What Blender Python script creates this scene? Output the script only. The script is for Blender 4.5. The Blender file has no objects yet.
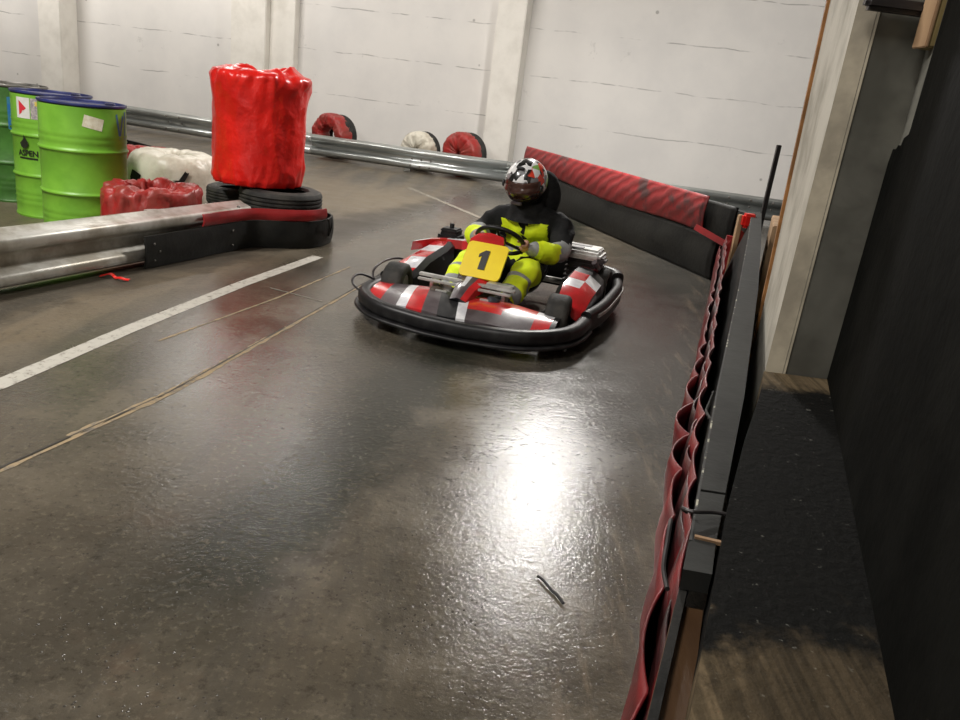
import bpy, bmesh, math, random
from mathutils import Vector, Matrix, noise
random.seed(7)
PI = math.pi
S = bpy.context.scene
C = S.collection

# ------------------------------------------------------------------ camera
F_PX, PITCH, ROLL, CAM_H = 780.0, math.radians(18.7), math.radians(7.3), 1.24
cd = bpy.data.cameras.new('camera'); cd.sensor_width = 36; cd.lens = F_PX * 36 / 960; cd.clip_start = 0.02
cam = bpy.data.objects.new('camera', cd); C.objects.link(cam)
fw = Vector((0, math.cos(PITCH), -math.sin(PITCH))); up0 = Vector((0, math.sin(PITCH), math.cos(PITCH))); rt0 = Vector((1, 0, 0))
cx_ = math.cos(ROLL) * rt0 + math.sin(ROLL) * up0
cy_ = -math.sin(ROLL) * rt0 + math.cos(ROLL) * up0
m = Matrix((cx_, cy_, -fw)).transposed().to_4x4(); m.translation = (0, 0, CAM_H)
cam.matrix_world = m
S.camera = cam

# ------------------------------------------------------------------ light
w = bpy.data.worlds.new('world'); S.world = w; w.use_nodes = True
w.node_tree.nodes['Background'].inputs[0].default_value = (1.0, 0.95, 0.88, 1)
w.node_tree.nodes['Background'].inputs[1].default_value = 0.16
S.view_settings.view_transform = 'Standard'; S.view_settings.look = 'None'
S.view_settings.gamma = 1; S.view_settings.use_curve_mapping = False
S.view_settings.exposure = 0.0

def area(name, loc, sx, sy, power, rot=(0, 0, 0), col=(1.0, 0.965, 0.92)):
    l = bpy.data.lights.new(name, 'AREA'); l.shape = 'RECTANGLE'; l.size = sx; l.size_y = sy; l.energy = power; l.color = col
    o = bpy.data.objects.new(name, l); C.objects.link(o); o.location = loc; o.rotation_euler = rot
    return o
area('ceiling_lamp_and_fill', (0.80, 8.25, 3.3), 0.42, 0.45, 250)
area('ceiling_lamp_and_fill', (-2.3, 8.8, 3.3), 0.25, 0.35, 30)
area('ceiling_lamp_and_fill', (-3.7, 9.7, 3.3), 0.25, 0.35, 30)
area('ceiling_lamp_and_fill', (-3.8, 2.6, 4.3), 0.4, 1.5, 300)  # front fill, added to brighten the driver
area('ceiling_lamp_and_fill', (-1.0, 0.3, 4.4), 0.4, 1.5, 100)
# unseen lights added to brighten the back wall, turned towards it
WASH = math.radians(62)
area('wall_wash_fill', (-9.5, 12.6, 4.4), 1.5, 0.3, 140, (WASH, 0, -.22))
area('wall_wash_fill', (-5.2, 11.6, 4.4), 1.5, 0.3, 100, (WASH, 0, -.22))
area('wall_wash_fill', (-1.2, 10.6, 4.4), 1.5, 0.3, 50, (WASH, 0, -.22))
area('wall_wash_fill', (3.0, 9.6, 4.4), 1.5, 0.3, 38, (WASH, 0, -.22))

# ------------------------------------------------------------------ material helpers
def newmat(name):
    m = bpy.data.materials.new(name); m.use_nodes = True
    nt = m.node_tree; b = nt.nodes['Principled BSDF']
    return m, nt, b
def N(nt, t, **kw):
    n = nt.nodes.new(t)
    for k, v in kw.items():
        if k.startswith('i_'): n.inputs[k[2:].replace('_', ' ')].default_value = v
        elif k.startswith('n_'): n.inputs[int(k[2:])].default_value = v
        else: setattr(n, k, v)
    return n
def coords(nt, scale=(1, 1, 1), rotz=0):
    t = N(nt, 'ShaderNodeTexCoord'); mp = N(nt, 'ShaderNodeMapping')
    mp.inputs['Scale'].default_value = scale; mp.inputs['Rotation'].default_value = (0, 0, rotz)
    nt.links.new(t.outputs['Object'], mp.inputs[0]); return mp.outputs[0]
def noise_n(nt, vec, scale, detail=4, rough=.6):
    n = N(nt, 'ShaderNodeTexNoise'); n.inputs['Scale'].default_value = scale; n.inputs['Detail'].default_value = detail
    n.inputs['Roughness'].default_value = rough; nt.links.new(vec, n.inputs['Vector']); return n.outputs['Fac']
def ramp(nt, fac, lo, hi, v0=0., v1=1.):
    r = N(nt, 'ShaderNodeMapRange'); r.interpolation_type = 'SMOOTHSTEP'
    r.inputs['From Min'].default_value = lo; r.inputs['From Max'].default_value = hi
    r.inputs['To Min'].default_value = v0; r.inputs['To Max'].default_value = v1
    nt.links.new(fac, r.inputs['Value']); return r.outputs[0]
def mixc(nt, fac, a, b):
    x = N(nt, 'ShaderNodeMix', data_type='RGBA')
    if isinstance(fac, float): x.inputs[0].default_value = fac
    else: nt.links.new(fac, x.inputs[0])
    for s, v in ((6, a), (7, b)):
        if isinstance(v, tuple): x.inputs[s].default_value = (*v[:3], 1)
        else: nt.links.new(v, x.inputs[s])
    return x.outputs[2]
def mth(nt, op, a, b=None):
    x = N(nt, 'ShaderNodeMath', operation=op)
    for i, v in enumerate((a, b)):
        if v is None: continue
        if isinstance(v, (int, float)): x.inputs[i].default_value = v
        else: nt.links.new(v, x.inputs[i])
    return x.outputs[0]
def bumpn(nt, b, h, strength, dist=.01):
    x = N(nt, 'ShaderNodeBump'); x.inputs['Strength'].default_value = strength; x.inputs['Distance'].default_value = dist
    nt.links.new(h, x.inputs['Height']); nt.links.new(x.outputs[0], b.inputs['Normal'])
def mat(name, c1, c2=None, scale=6, lo=.35, hi=.65, rough=.5, metal=0., bump=0., bscale=40, stretch=(1, 1, 1), coat=0., spec=.5):
    m, nt, b = newmat(name); b.inputs['Specular IOR Level'].default_value = spec
    b.inputs['Roughness'].default_value = rough; b.inputs['Metallic'].default_value = metal
    b.inputs['Coat Weight'].default_value = coat
    v = coords(nt, stretch)
    if c2 is None: c2 = tuple(x * .75 for x in c1)
    f = ramp(nt, noise_n(nt, v, scale), lo, hi)
    nt.links.new(mixc(nt, f, c1, c2), b.inputs['Base Color'])
    if bump: bumpn(nt, b, noise_n(nt, v, bscale, 3), bump)
    return m

M = {}
M['rubber'] = mat('black_rubber', (.007, .007, .0065), (.018, .017, .015), 5, rough=.6, spec=.25, bump=.3, bscale=30)
M['belt'] = mat('black_belt_rubber', (.007, .0075, .007), (.018, .018, .016), 3, rough=.5, spec=.25, bump=.25, bscale=22)
M['tyre'] = mat('tyre_rubber', (.018, .018, .017), (.045, .042, .036), 9, rough=.7, spec=.35, bump=.3, bscale=60)
M['galv'] = mat('galvanised_steel', (.60, .63, .62), (.48, .5, .49), 1.5, rough=.3, metal=.85, bump=.02, bscale=5)
M['galv_dirty'] = mat('dirty_galvanised_steel', (.66, .65, .6), (.36, .33, .27), 5, rough=.42, metal=.55, bump=.08, bscale=12)
M['bolt'] = mat('bolt_steel', (.25, .24, .22), rough=.45, metal=.8)
M['red_plastic'] = mat('red_tarp_plastic', (.80, .018, .012), (.60, .012, .009), 3.5, rough=.3, bump=1., bscale=12)
M['red_dusty'] = mat('dusty_red_plastic', (.36, .018, .016), (.26, .04, .03), 7, rough=.42, bump=.7, bscale=11)
M['white_plastic'] = mat('dirty_white_plastic', (.66, .62, .52), (.42, .37, .28), 5, .4, .75, rough=.4, bump=.45, bscale=8)
M['green'] = mat('green_drum_paint', (.20, .47, .04), (.15, .38, .03), 4, rough=.42, bump=.04, bscale=15)
M['green_dark'] = mat('dark_green_drum_paint', (.065, .21, .03), (.04, .13, .02), 4, rough=.45, bump=.04, bscale=15)
M['blue_rim'] = mat('blue_rim_paint', (.025, .035, .16), (.02, .022, .06), 9, rough=.4)
M['lid'] = mat('dusty_drum_lid', (.40, .40, .46), (.28, .27, .29), 7, rough=.55)
M['blue_spray'] = mat('blue_spray_paint', (.02, .14, .42), (.04, .2, .32), 12, rough=.5)
M['print_dark'] = mat('dark_print', (.015, .02, .01), rough=.5)
M['sticker'] = mat('sticker_paper', (.85, .83, .68), (.7, .66, .48), 40, rough=.6)
M['haz_white'] = mat('white_label_paper', (.75, .74, .7), rough=.6)
M['haz_red'] = mat('red_label_ink', (.7, .03, .05), rough=.6)
M['haz_grey'] = mat('grey_label_print', (.25, .22, .26), (.5, .45, .4), 60, rough=.6)
M['haz_yellow'] = mat('yellow_label_print', (.7, .55, .12), rough=.6)
M['sheet'] = mat('black_rubber_sheet', (.0035, .0036, .003), (.007, .007, .006), 4, rough=.8, spec=.04, bump=.3, bscale=25)
M['wood'] = mat('worn_wood', (.42, .27, .15), (.25, .15, .08), 7, rough=.7, bump=.2, stretch=(1, 1, .2))
M['wood_brown'] = mat('brown_board', (.09, .045, .018), (.055, .026, .011), 5, rough=.5, bump=.15, stretch=(3, .6, 1))
M['wood_yellow'] = mat('yellowish_wood', (.3, .23, .09), (.2, .15, .06), 8, rough=.6, bump=.1, stretch=(1, 1, .2))
M['plank'] = mat('grey_painted_plank', (.028, .029, .027), (.018, .018, .017), 6, rough=.55, spec=.25, bump=.15, bscale=25)
M['concrete'] = mat('worn_white_concrete', (.5, .47, .4), (.3, .275, .22), 3.5, .4, .7, rough=.8, bump=.3, bscale=14)
M['concrete_beige'] = mat('beige_concrete_edge', (.33, .29, .215), (.2, .175, .13), 5, rough=.8, bump=.3, bscale=16)
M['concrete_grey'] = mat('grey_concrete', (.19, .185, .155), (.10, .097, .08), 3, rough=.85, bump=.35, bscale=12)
M['rust'] = mat('orange_brown_edge', (.38, .17, .05), (.22, .1, .03), 12, rough=.7)
M['dark_steel'] = mat('dark_steel', (.045, .04, .04), rough=.45, metal=.5)
M['ceiling'] = mat('ceiling_paint', (.5, .48, .44), rough=.9)
# kart and rider
M['k_black'] = mat('black_kart_plastic', (.009, .009, .01), (.03, .03, .03), 12, .45, .75, rough=.42, spec=.35)
M['k_red'] = mat('red_kart_plastic', (.6, .02, .025), (.42, .02, .02), 8, rough=.22, coat=.4)
M['k_white'] = mat('white_kart_decal', (.75, .75, .76), (.5, .5, .53), 9, rough=.3, coat=.4)
M['k_grey'] = mat('grey_kart_decal', (.10, .085, .09), (.05, .035, .04), 9, rough=.3, coat=.4)
M['k_silver'] = mat('brushed_aluminium', (.72, .72, .7), (.5, .5, .48), 14, rough=.3, metal=.7)
M['k_yellow'] = mat('yellow_plate', (.93, .72, .005), (.85, .62, .005), 4, rough=.35)
M['k_number'] = mat('black_number', (.012, .012, .012), rough=.4)
M['k_beige'] = mat('beige_tank_plastic', (.38, .33, .22), rough=.4)
M['jacket'] = mat('black_jacket_cloth', (.008, .0085, .009), (.018, .018, .019), 12, rough=.85, spec=.25, bump=.8, bscale=22)
M['hivis'] = mat('hi_vis_yellow_cloth', (.82, .97, .012), (.68, .86, .01), 10, rough=.7, bump=.6, bscale=16)
M['reflective'] = mat('grey_reflective_band', (.36, .37, .37), (.26, .27, .27), 14, rough=.45, bump=.2)
M['skin'] = mat('skin', (.55, .3, .2), (.48, .25, .17), 12, rough=.55)
M['shoe'] = mat('brown_leather_shoe', (.09, .06, .035), (.05, .035, .025), 12, rough=.6)
M['shoe_dark'] = mat('navy_shoe', (.02, .024, .035), (.035, .035, .04), 12, rough=.6)
M['visor'] = mat('dark_visor', (.03, .014, .012), (.07, .03, .022), 5, rough=.12, coat=.5)
M['hair'] = mat('hair', (.03, .02, .012), rough=.7)

# helmet graphics
def helmet_mat():
    m, nt, b = newmat('helmet_graphic_paint'); b.inputs['Roughness'].default_value = .25; b.inputs['Coat Weight'].default_value = .4
    v = coords(nt, (1, 1, 1)); n1 = noise_n(nt, v, 14, 1)
    vo = N(nt, 'ShaderNodeTexVoronoi'); vo.inputs['Scale'].default_value = 24; nt.links.new(v, vo.inputs['Vector'])
    sp = N(nt, 'ShaderNodeSeparateColor'); nt.links.new(vo.outputs['Color'], sp.inputs[0])
    base = mixc(nt, ramp(nt, sp.outputs[0], .60, .63), (.82, .82, .82), (.012, .012, .012))
    base = mixc(nt, ramp(nt, n1, .56, .60), base, (.22, .22, .23))
    sx = N(nt, 'ShaderNodeSeparateXYZ'); nt.links.new(v, sx.inputs[0])
    side = ramp(nt, mth(nt, 'ADD', sx.outputs[0], mth(nt, 'MULTIPLY', noise_n(nt, v, 9, 1), .1)), .1, .115)
    redm = mth(nt, 'MULTIPLY', side, ramp(nt, sp.outputs[1], .62, .65))
    base = mixc(nt, redm, base, (.75, .06, .03))
    gm = mth(nt, 'MULTIPLY', side, ramp(nt, sp.outputs[2], .86, .89))
    base = mixc(nt, gm, base, (.25, .5, .12))
    nt.links.new(base, b.inputs['Base Color']); return m
M['helmet'] = helmet_mat()

# ledge: worn wood under a coat of black rubber dust
def ledge_mat():
    m, nt, b = newmat('rubber_coated_wood'); v = coords(nt)
    sx = N(nt, 'ShaderNodeSeparateXYZ'); nt.links.new(v, sx.inputs[0])
    n = noise_n(nt, v, 7, 6, .65); nf = noise_n(nt, v, 60, 4)
    # bare wood at the near end and in one patch at the far end
    near = ramp(nt, mth(nt, 'ADD', sx.outputs[1], mth(nt, 'MULTIPLY', mth(nt, 'SUBTRACT', n, .5), .55)), .80, .92, 1, 0)
    left = ramp(nt, mth(nt, 'ADD', mth(nt, 'SUBTRACT', sx.outputs[0], mth(nt, 'MULTIPLY', sx.outputs[1], .36)), mth(nt, 'MULTIPLY', n, .25)), .17, .24, 1, 0)
    near = mth(nt, 'MULTIPLY', near, mth(nt, 'ADD', mth(nt, 'MULTIPLY', left, .55), .45))
    far = ramp(nt, mth(nt, 'ADD', sx.outputs[1], mth(nt, 'MULTIPLY', mth(nt, 'SUBTRACT', n, .5), .3)), 1.86, 1.96)
    bare = mth(nt, 'MAXIMUM', near, far)
    wv = N(nt, 'ShaderNodeTexNoise'); mp = N(nt, 'ShaderNodeMapping'); mp.inputs['Scale'].default_value = (90, 3, 10); mp.inputs['Rotation'].default_value = (0, 0, .33)
    nt.links.new(v, mp.inputs[0]); nt.links.new(mp.outputs[0], wv.inputs['Vector']); wv.inputs['Scale'].default_value = 1
    wood = mixc(nt, ramp(nt, wv.outputs[0], .35, .65), (.13, .095, .055), (.07, .052, .03))
    speck = ramp(nt, noise_n(nt, v, 42, 3, .7), .65, .72)
    dark = mixc(nt, speck, (.0035, .0035, .003), (.12, .12, .105))
    dark = mixc(nt, ramp(nt, nf, .5, .8), dark, (.008, .008, .007))
    b.inputs['Specular IOR Level'].default_value = .12
    nt.links.new(mixc(nt, bare, dark, wood), b.inputs['Base Color']); b.inputs['Roughness'].default_value = .8
    bumpn(nt, b, nf, .5); return m
M['ledge'] = ledge_mat()

def belt_red_mat():
    m, nt, b = newmat('scuffed_red_belt'); v = coords(nt)
    wv = N(nt, 'ShaderNodeTexWave'); wv.inputs['Scale'].default_value = 5; wv.inputs['Distortion'].default_value = 3; wv.inputs['Detail'].default_value = 2
    wv.bands_direction = 'DIAGONAL'; nt.links.new(v, wv.inputs['Vector'])
    c = mixc(nt, ramp(nt, wv.outputs['Fac'], .2, .9), (.30, .022, .024), (.20, .017, .018))
    sm = ramp(nt, noise_n(nt, v, 1.6, 5, .65), .56, .66)
    c = mixc(nt, mth(nt, 'MULTIPLY', sm, .85), c, (.04, .03, .03))
    nt.links.new(c, b.inputs['Base Color']); b.inputs['Roughness'].default_value = .5
    bumpn(nt, b, wv.outputs['Fac'], .3); return m
M['red_belt'] = belt_red_mat()
M['red_strip'] = mat('red_plastic_strip', (.32, .016, .018), (.22, .012, .014), 6, rough=.4, bump=.2, bscale=14)
M['curtain'] = mat('red_pvc_skirt', (.17, .010, .012), (.085, .008, .009), 9, rough=.4, bump=.25, bscale=22)
M['curtain_dark'] = mat('dirty_red_pvc', (.07, .009, .010), (.02, .009, .009), 9, rough=.45, bump=.3, bscale=22)

def wall_mat():
    m, nt, b = newmat('painted_concrete_wall'); v = coords(nt)
    c = mixc(nt, ramp(nt, noise_n(nt, v, .8, 5), .35, .7), (.76, .735, .70), (.68, .66, .635))
    sm = ramp(nt, noise_n(nt, v, 2.6, 6, .7), .62, .72)
    c = mixc(nt, mth(nt, 'MULTIPLY', sm, .35), c, (.3, .29, .27))
    # board joints: thin broken horizontal lines
    mp = N(nt, 'ShaderNodeMapping'); mp.inputs['Rotation'].default_value = (PI / 2, 0, 0); mp.inputs['Location'].default_value = (31, 0.2, 0); nt.links.new(v, mp.inputs[0])
    br = N(nt, 'ShaderNodeTexBrick'); br.offset = 0; br.inputs['Scale'].default_value = 1; br.inputs['Brick Width'].default_value = 60
    br.inputs['Row Height'].default_value = .68; br.inputs['Mortar Size'].default_value = .009; br.inputs['Mortar Smooth'].default_value = .4
    di = N(nt, 'ShaderNodeVectorMath', operation='ADD'); nt.links.new(mp.outputs[0], di.inputs[0])
    cb = N(nt, 'ShaderNodeCombineXYZ'); nt.links.new(mth(nt, 'MULTIPLY', noise_n(nt, v, 1.3, 3), .09), cb.inputs[1]); nt.links.new(cb.outputs[0], di.inputs[1])
    nt.links.new(di.outputs[0], br.inputs['Vector'])
    ln = mth(nt, 'MULTIPLY', br.outputs['Fac'], ramp(nt, noise_n(nt, v, 1.9, 3), .42, .58))
    c = mixc(nt, mth(nt, 'MULTIPLY', ln, .6), c, (.2, .19, .18))
    vo = N(nt, 'ShaderNodeTexVoronoi'); vo.inputs['Scale'].default_value = 1.7; nt.links.new(v, vo.inputs['Vector'])
    sp = ramp(nt, vo.outputs['Distance'], .03, .055, 1, 0)
    c = mixc(nt, mth(nt, 'MULTIPLY', sp, .55), c, (.15, .14, .13))
    low = N(nt, 'ShaderNodeSeparateXYZ'); nt.links.new(v, low.inputs[0])
    nt.links.new(c, b.inputs['Base Color']); b.inputs['Roughness'].default_value = .75
    bumpn(nt, b, noise_n(nt, v, 9, 6), .15); return m
M['wall'] = wall_mat()
M['edge_chips'] = mat('chipped_plank_edge', (.045, .045, .044), (.45, .43, .34), 22, .55, .62, rough=.6)
M['pillar'] = mat('painted_concrete_pillar', (.78, .75, .69), (.66, .63, .57), 2.5, .4, .75, rough=.8, bump=.2, bscale=9)

def seg_dist(nt, sx, a, b_):
    # signed distance from the infinite line a-b (positive to the right of a->b)
    d = Vector((b_[0] - a[0], b_[1] - a[1])).normalized(); n = Vector((d.y, -d.x))
    x = mth(nt, 'MULTIPLY', sx.outputs[0], n.x); y = mth(nt, 'MULTIPLY', sx.outputs[1], n.y)
    return mth(nt, 'SUBTRACT', mth(nt, 'ADD', x, y), n.x * a[0] + n.y * a[1])
def floor_mat():
    m, nt, b = newmat('greasy_track_concrete'); v = coords(nt)
    sx = N(nt, 'ShaderNodeSeparateXYZ'); nt.links.new(v, sx.inputs[0])
    big = noise_n(nt, v, .75, 5); mid = noise_n(nt, v, 3.2, 6, .65); fine = noise_n(nt, v, 45, 4, .7)
    mp = N(nt, 'ShaderNodeMapping'); mp.inputs['Rotation'].default_value = (0, 0, .22); mp.inputs['Scale'].default_value = (3.2, .35, 1); nt.links.new(v, mp.inputs[0])
    streak = noise_n(nt, mp.outputs[0], 1.6, 6, .65)
    c = mixc(nt, ramp(nt, big, .35, .65), (.086, .072, .052), (.058, .051, .039))
    c = mixc(nt, mth(nt, 'MULTIPLY', ramp(nt, mid, .4, .7), .55), c, (.14, .117, .084))
    # rusty brown blotches
    c = mixc(nt, mth(nt, 'MULTIPLY', ramp(nt, noise_n(nt, v, 1.9, 5, .7), .55, .72), .5), c, (.1, .06, .038))
    # pale dusty ground outside the white line
    dl = seg_dist(nt, sx, (-1.77, 2.66), (-1.26, 5.44)); wob = mth(nt, 'MULTIPLY', mth(nt, 'SUBTRACT', mid, .5), .5)
    c = mixc(nt, mth(nt, 'MULTIPLY', ramp(nt, mth(nt, 'ADD', dl, wob), -.35, -.05, 1, 0), .75), c, (.155, .122, .08))
    # shade along the foot of the near guardrail, painted into the floor colour
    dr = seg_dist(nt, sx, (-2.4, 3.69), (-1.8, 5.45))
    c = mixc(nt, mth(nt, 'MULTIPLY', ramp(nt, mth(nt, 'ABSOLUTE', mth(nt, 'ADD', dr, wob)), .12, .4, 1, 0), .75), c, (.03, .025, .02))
    # racing line: dark rubbered band running through the kart and towards the camera's left
    db = seg_dist(nt, sx, (-.68, 1.36), (-.22, 3.59)); dbb = mth(nt, 'ABSOLUTE', mth(nt, 'ADD', db, mth(nt, 'MULTIPLY', mth(nt, 'SUBTRACT', mid, .5), .45)))
    band = mth(nt, 'MULTIPLY', ramp(nt, dbb, .06, .30, 1, 0), ramp(nt, sx.outputs[1], 1.2, 1.9))
    c = mixc(nt, mth(nt, 'MULTIPLY', band, .9), c, (.016, .018, .013))
    c = mixc(nt, mth(nt, 'MULTIPLY', mth(nt, 'MULTIPLY', ramp(nt, db, -.75, -.3), ramp(nt, db, .0, -.25)), .45), c, (.045, .039, .03))
    # rubbered dark ground beside the right hand barriers
    dg = seg_dist(nt, sx, (.428, 1.378), (1.754, 6.11))
    g = mth(nt, 'MULTIPLY', ramp(nt, mth(nt, 'ADD', dg, mth(nt, 'MULTIPLY', mth(nt, 'SUBTRACT', mid, .5), .5)), -1.15, -.35), ramp(nt, sx.outputs[1], 1.9, 3.2))
    c = mixc(nt, mth(nt, 'MULTIPLY', g, .8), c, (.042, .042, .04))
    # far part of the track, dark patches by the far guardrail
    fd = mth(nt, 'MULTIPLY', ramp(nt, mth(nt, 'ADD', sx.outputs[1], mth(nt, 'MULTIPLY', sx.outputs[0], .35)), 8.6, 10.2), ramp(nt, streak, .35, .55))
    c = mixc(nt, mth(nt, 'MULTIPLY', fd, .6), c, (.06, .056, .05))
    c = mixc(nt, mth(nt, 'MULTIPLY', ramp(nt, streak, .5, .68), .5), c, (.05, .046, .038))
    # pits and rubber crumbs near the camera
    vo = N(nt, 'ShaderNodeTexVoronoi'); vo.inputs['Scale'].default_value = 62; vo.inputs['Randomness'].default_value = 1; nt.links.new(v, vo.inputs['Vector'])
    sc = N(nt, 'ShaderNodeSeparateColor'); nt.links.new(vo.outputs['Color'], sc.inputs[0])
    pr = mth(nt, 'MULTIPLY', ramp(nt, mth(nt, 'ADD', vo.outputs['Distance'], mth(nt, 'MULTIPLY', fine, .25)), .24, .36, 1, 0), mth(nt, 'GREATER_THAN', sc.outputs[0], .25))
    reg = mth(nt, 'MULTIPLY', ramp(nt, sx.outputs[1], 2.7, 1.3), ramp(nt, noise_n(nt, v, 2.3, 3), .46, .58))
    pits = mth(nt, 'MULTIPLY', pr, reg)
    c = mixc(nt, mth(nt, 'MULTIPLY', pits, .75), c, (.025, .022, .018))
    c = mixc(nt, mth(nt, 'MULTIPLY', ramp(nt, fine, .52, .7), .4), c, (.17, .145, .105))
    c = mixc(nt, mth(nt, 'MULTIPLY', ramp(nt, noise_n(nt, v, 31, 5, .75), .52, .68), .55), c, (.022, .019, .014))
    # worn pale scrapes at the foot of the right barrier
    scr = mth(nt, 'MULTIPLY', ramp(nt, dg, -.24, -.1), ramp(nt, noise_n(nt, mp.outputs[0], 5, 6, .75), .5, .62))
    c = mixc(nt, mth(nt, 'MULTIPLY', scr, .35), c, (.22, .17, .12))
    nt.links.new(c, b.inputs['Base Color'])
    r = mth(nt, 'ADD', ramp(nt, mid, .35, .65, .14, .24), mth(nt, 'MULTIPLY', ramp(nt, dl, -.3, .1, 1, 0), .25))
    nt.links.new(r, b.inputs['Roughness'])
    b.inputs['Specular IOR Level'].default_value = .42
    h = mth(nt, 'ADD', mth(nt, 'MULTIPLY', fine, .8), mth(nt, 'MULTIPLY', pits, -.35)); h = mth(nt, 'ADD', h, mth(nt, 'MULTIPLY', mid, .35))
    bumpn(nt, b, h, .45, .005); return m
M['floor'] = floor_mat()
def worn(name, col, lo, hi, rough=.6):
    m, nt, b = newmat(name); v = coords(nt); n = noise_n(nt, v, 22, 6, .75)
    nt.links.new(mixc(nt, ramp(nt, n, lo, hi), col, (.14, .12, .095)), b.inputs['Base Color']); b.inputs['Roughness'].default_value = rough; return m
M['line_white'] = worn('worn_white_line_paint', (.42, .40, .35), .5, .68)
M['line_faint'] = worn('faint_line_paint', (.24, .22, .18), .42, .58)
M['joint_wood'] = worn('joint_filler_wood', (.3, .22, .12), .45, .62)
M['joint_dark'] = mat('dark_floor_joint', (.03, .025, .02), rough=.7)

# ------------------------------------------------------------------ mesh helpers
def link(name, bm, mats, parent=None, smooth=False, mods=None):
    me = bpy.data.meshes.new(name); bmesh.ops.recalc_face_normals(bm, faces=bm.faces[:]); bm.to_mesh(me); bm.free()
    if not isinstance(mats, (list, tuple)): mats = [mats]
    for k in mats: me.materials.append(M[k] if isinstance(k, str) else k)
    if smooth: me.polygons.foreach_set('use_smooth', [True] * len(me.polygons))
    o = bpy.data.objects.new(name, me); C.objects.link(o)
    if parent: o.parent = parent
    return o
def tag(o, label, cat=None, group=None, kind=None):
    o['label'] = label
    if cat: o['category'] = cat
    if group: o['group'] = group
    if kind: o['kind'] = kind
    return o
def empty(name, loc, rz=0):
    o = bpy.data.objects.new(name, None); C.objects.link(o); o.location = loc; o.rotation_euler = (0, 0, rz); o.empty_display_size = .1
    return o
def struct(o, label=None):
    o['kind'] = 'structure'
    if label: o['label'] = label
    return o
def box(bm, c, s, rot=None, bev=0., mi=0):
    r = bmesh.ops.create_cube(bm, size=1); vs = r['verts']
    mt = Matrix.Translation(c) @ (rot.to_4x4() if rot else Matrix.Identity(4)) @ Matrix.Diagonal((*s, 1))
    bmesh.ops.transform(bm, matrix=mt, verts=vs)
    fs = set(f for v in vs for f in v.link_faces)
    for f in fs: f.material_index = mi
    if bev:
        es = set(e for v in vs for e in v.link_edges)
        r = bmesh.ops.bevel(bm, geom=list(es), offset=bev, segments=2, affect='EDGES', clamp_overlap=True)
        for f in r['faces']: f.material_index = mi
def prism(bm, pts, z0, z1, mi=0):
    a = [bm.verts.new((x, y, z0)) for x, y in pts]; b = [bm.verts.new((x, y, z1)) for x, y in pts]
    fs = [bm.faces.new(a[::-1]), bm.faces.new(b)]
    n = len(pts)
    for i in range(n): fs.append(bm.faces.new((a[i], a[(i + 1) % n], b[(i + 1) % n], b[i])))
    for f in fs: f.material_index = mi
def loft(bm, rings, closed=True, caps=True, mi=0, fmi=None):
    vr = [[bm.verts.new(p) for p in r] for r in rings]; n = len(rings[0])
    for i in range(len(vr) - 1):
        for j in range(n if closed else n - 1):
            f = bm.faces.new((vr[i][j], vr[i][(j + 1) % n], vr[i + 1][(j + 1) % n], vr[i + 1][j]))
            f.material_index = fmi(i, j) if fmi else mi
    if caps and closed:
        for r in (vr[0][::-1], vr[-1]):
            f = bm.faces.new(r); f.material_index = mi
    return vr
def tube(bm, pts, r, seg=8, mi=0, closed=False):
    pts = [Vector(p) for p in pts]; rings = []; n = len(pts)
    rr = r if isinstance(r, (list, tuple)) else [r] * n
    up = None
    for i, p in enumerate(pts):
        if closed: t = (pts[(i + 1) % n] - pts[i - 1]).normalized()
        else: t = (pts[min(i + 1, n - 1)] - pts[max(i - 1, 0)]).normalized()
        if up is None: up = t.orthogonal().normalized()
        up = (up - up.dot(t) * t).normalized(); sd = t.cross(up)
        rings.append([p + rr[i] * (math.cos(a) * up + math.sin(a) * sd) for a in [2 * PI * k / seg for k in range(seg)]])
    if closed: rings.append(rings[0])
    loft(bm, rings, True, not closed, mi)
    if closed: bmesh.ops.remove_doubles(bm, verts=bm.verts[:], dist=1e-5)
def lathe(bm, prof, seg=48, mi=0, fmi=None, axis='Z', center=(0, 0, 0)):
    vr = []
    for r, z in prof:
        row = []
        for k in range(seg):
            a = 2 * PI * k / seg; p = (r * math.cos(a), r * math.sin(a), z)
            if axis == 'X': p = (z, p[0], p[1])
            if axis == 'Y': p = (p[0], z, p[1])
            row.append(bm.verts.new(Vector(p) + Vector(center)))
        vr.append(row)
    for i in range(len(vr) - 1):
        for k in range(seg):
            f = bm.faces.new((vr[i][k], vr[i][(k + 1) % seg], vr[i + 1][(k + 1) % seg], vr[i + 1][k])); f.material_index = fmi(i) if fmi else mi
    for row, mm in ((vr[0], fmi(0) if fmi else mi), (vr[-1], fmi(len(vr) - 2) if fmi else mi)):
        if (row[0].co - row[seg // 2].co).length > 1e-4:
            f = bm.faces.new(row); f.material_index = mm
    bmesh.ops.remove_doubles(bm, verts=[v for r in (vr[0], vr[-1]) for v in r], dist=1e-6)
def autosmooth(o, ang=35):
    me = o.data; me.polygons.foreach_set('use_smooth', [True] * len(me.polygons))
    bm = bmesh.new(); bm.from_mesh(me); lim = math.radians(ang)
    for e in bm.edges:
        if len(e.link_faces) == 2 and e.calc_face_angle(0) > lim: e.smooth = False
    bm.to_mesh(me); bm.free(); return o
def interp(pts, n):
    pts = [Vector(p) for p in pts]; L = [0]
    for a, b in zip(pts, pts[1:]): L.append(L[-1] + (b - a).length)
    out = []
    for k in range(n + 1):
        s = L[-1] * k / n; i = 0
        while i < len(L) - 2 and L[i + 1] < s: i += 1
        out.append(pts[i].lerp(pts[i + 1], (s - L[i]) / (L[i + 1] - L[i])))
    return out
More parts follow.
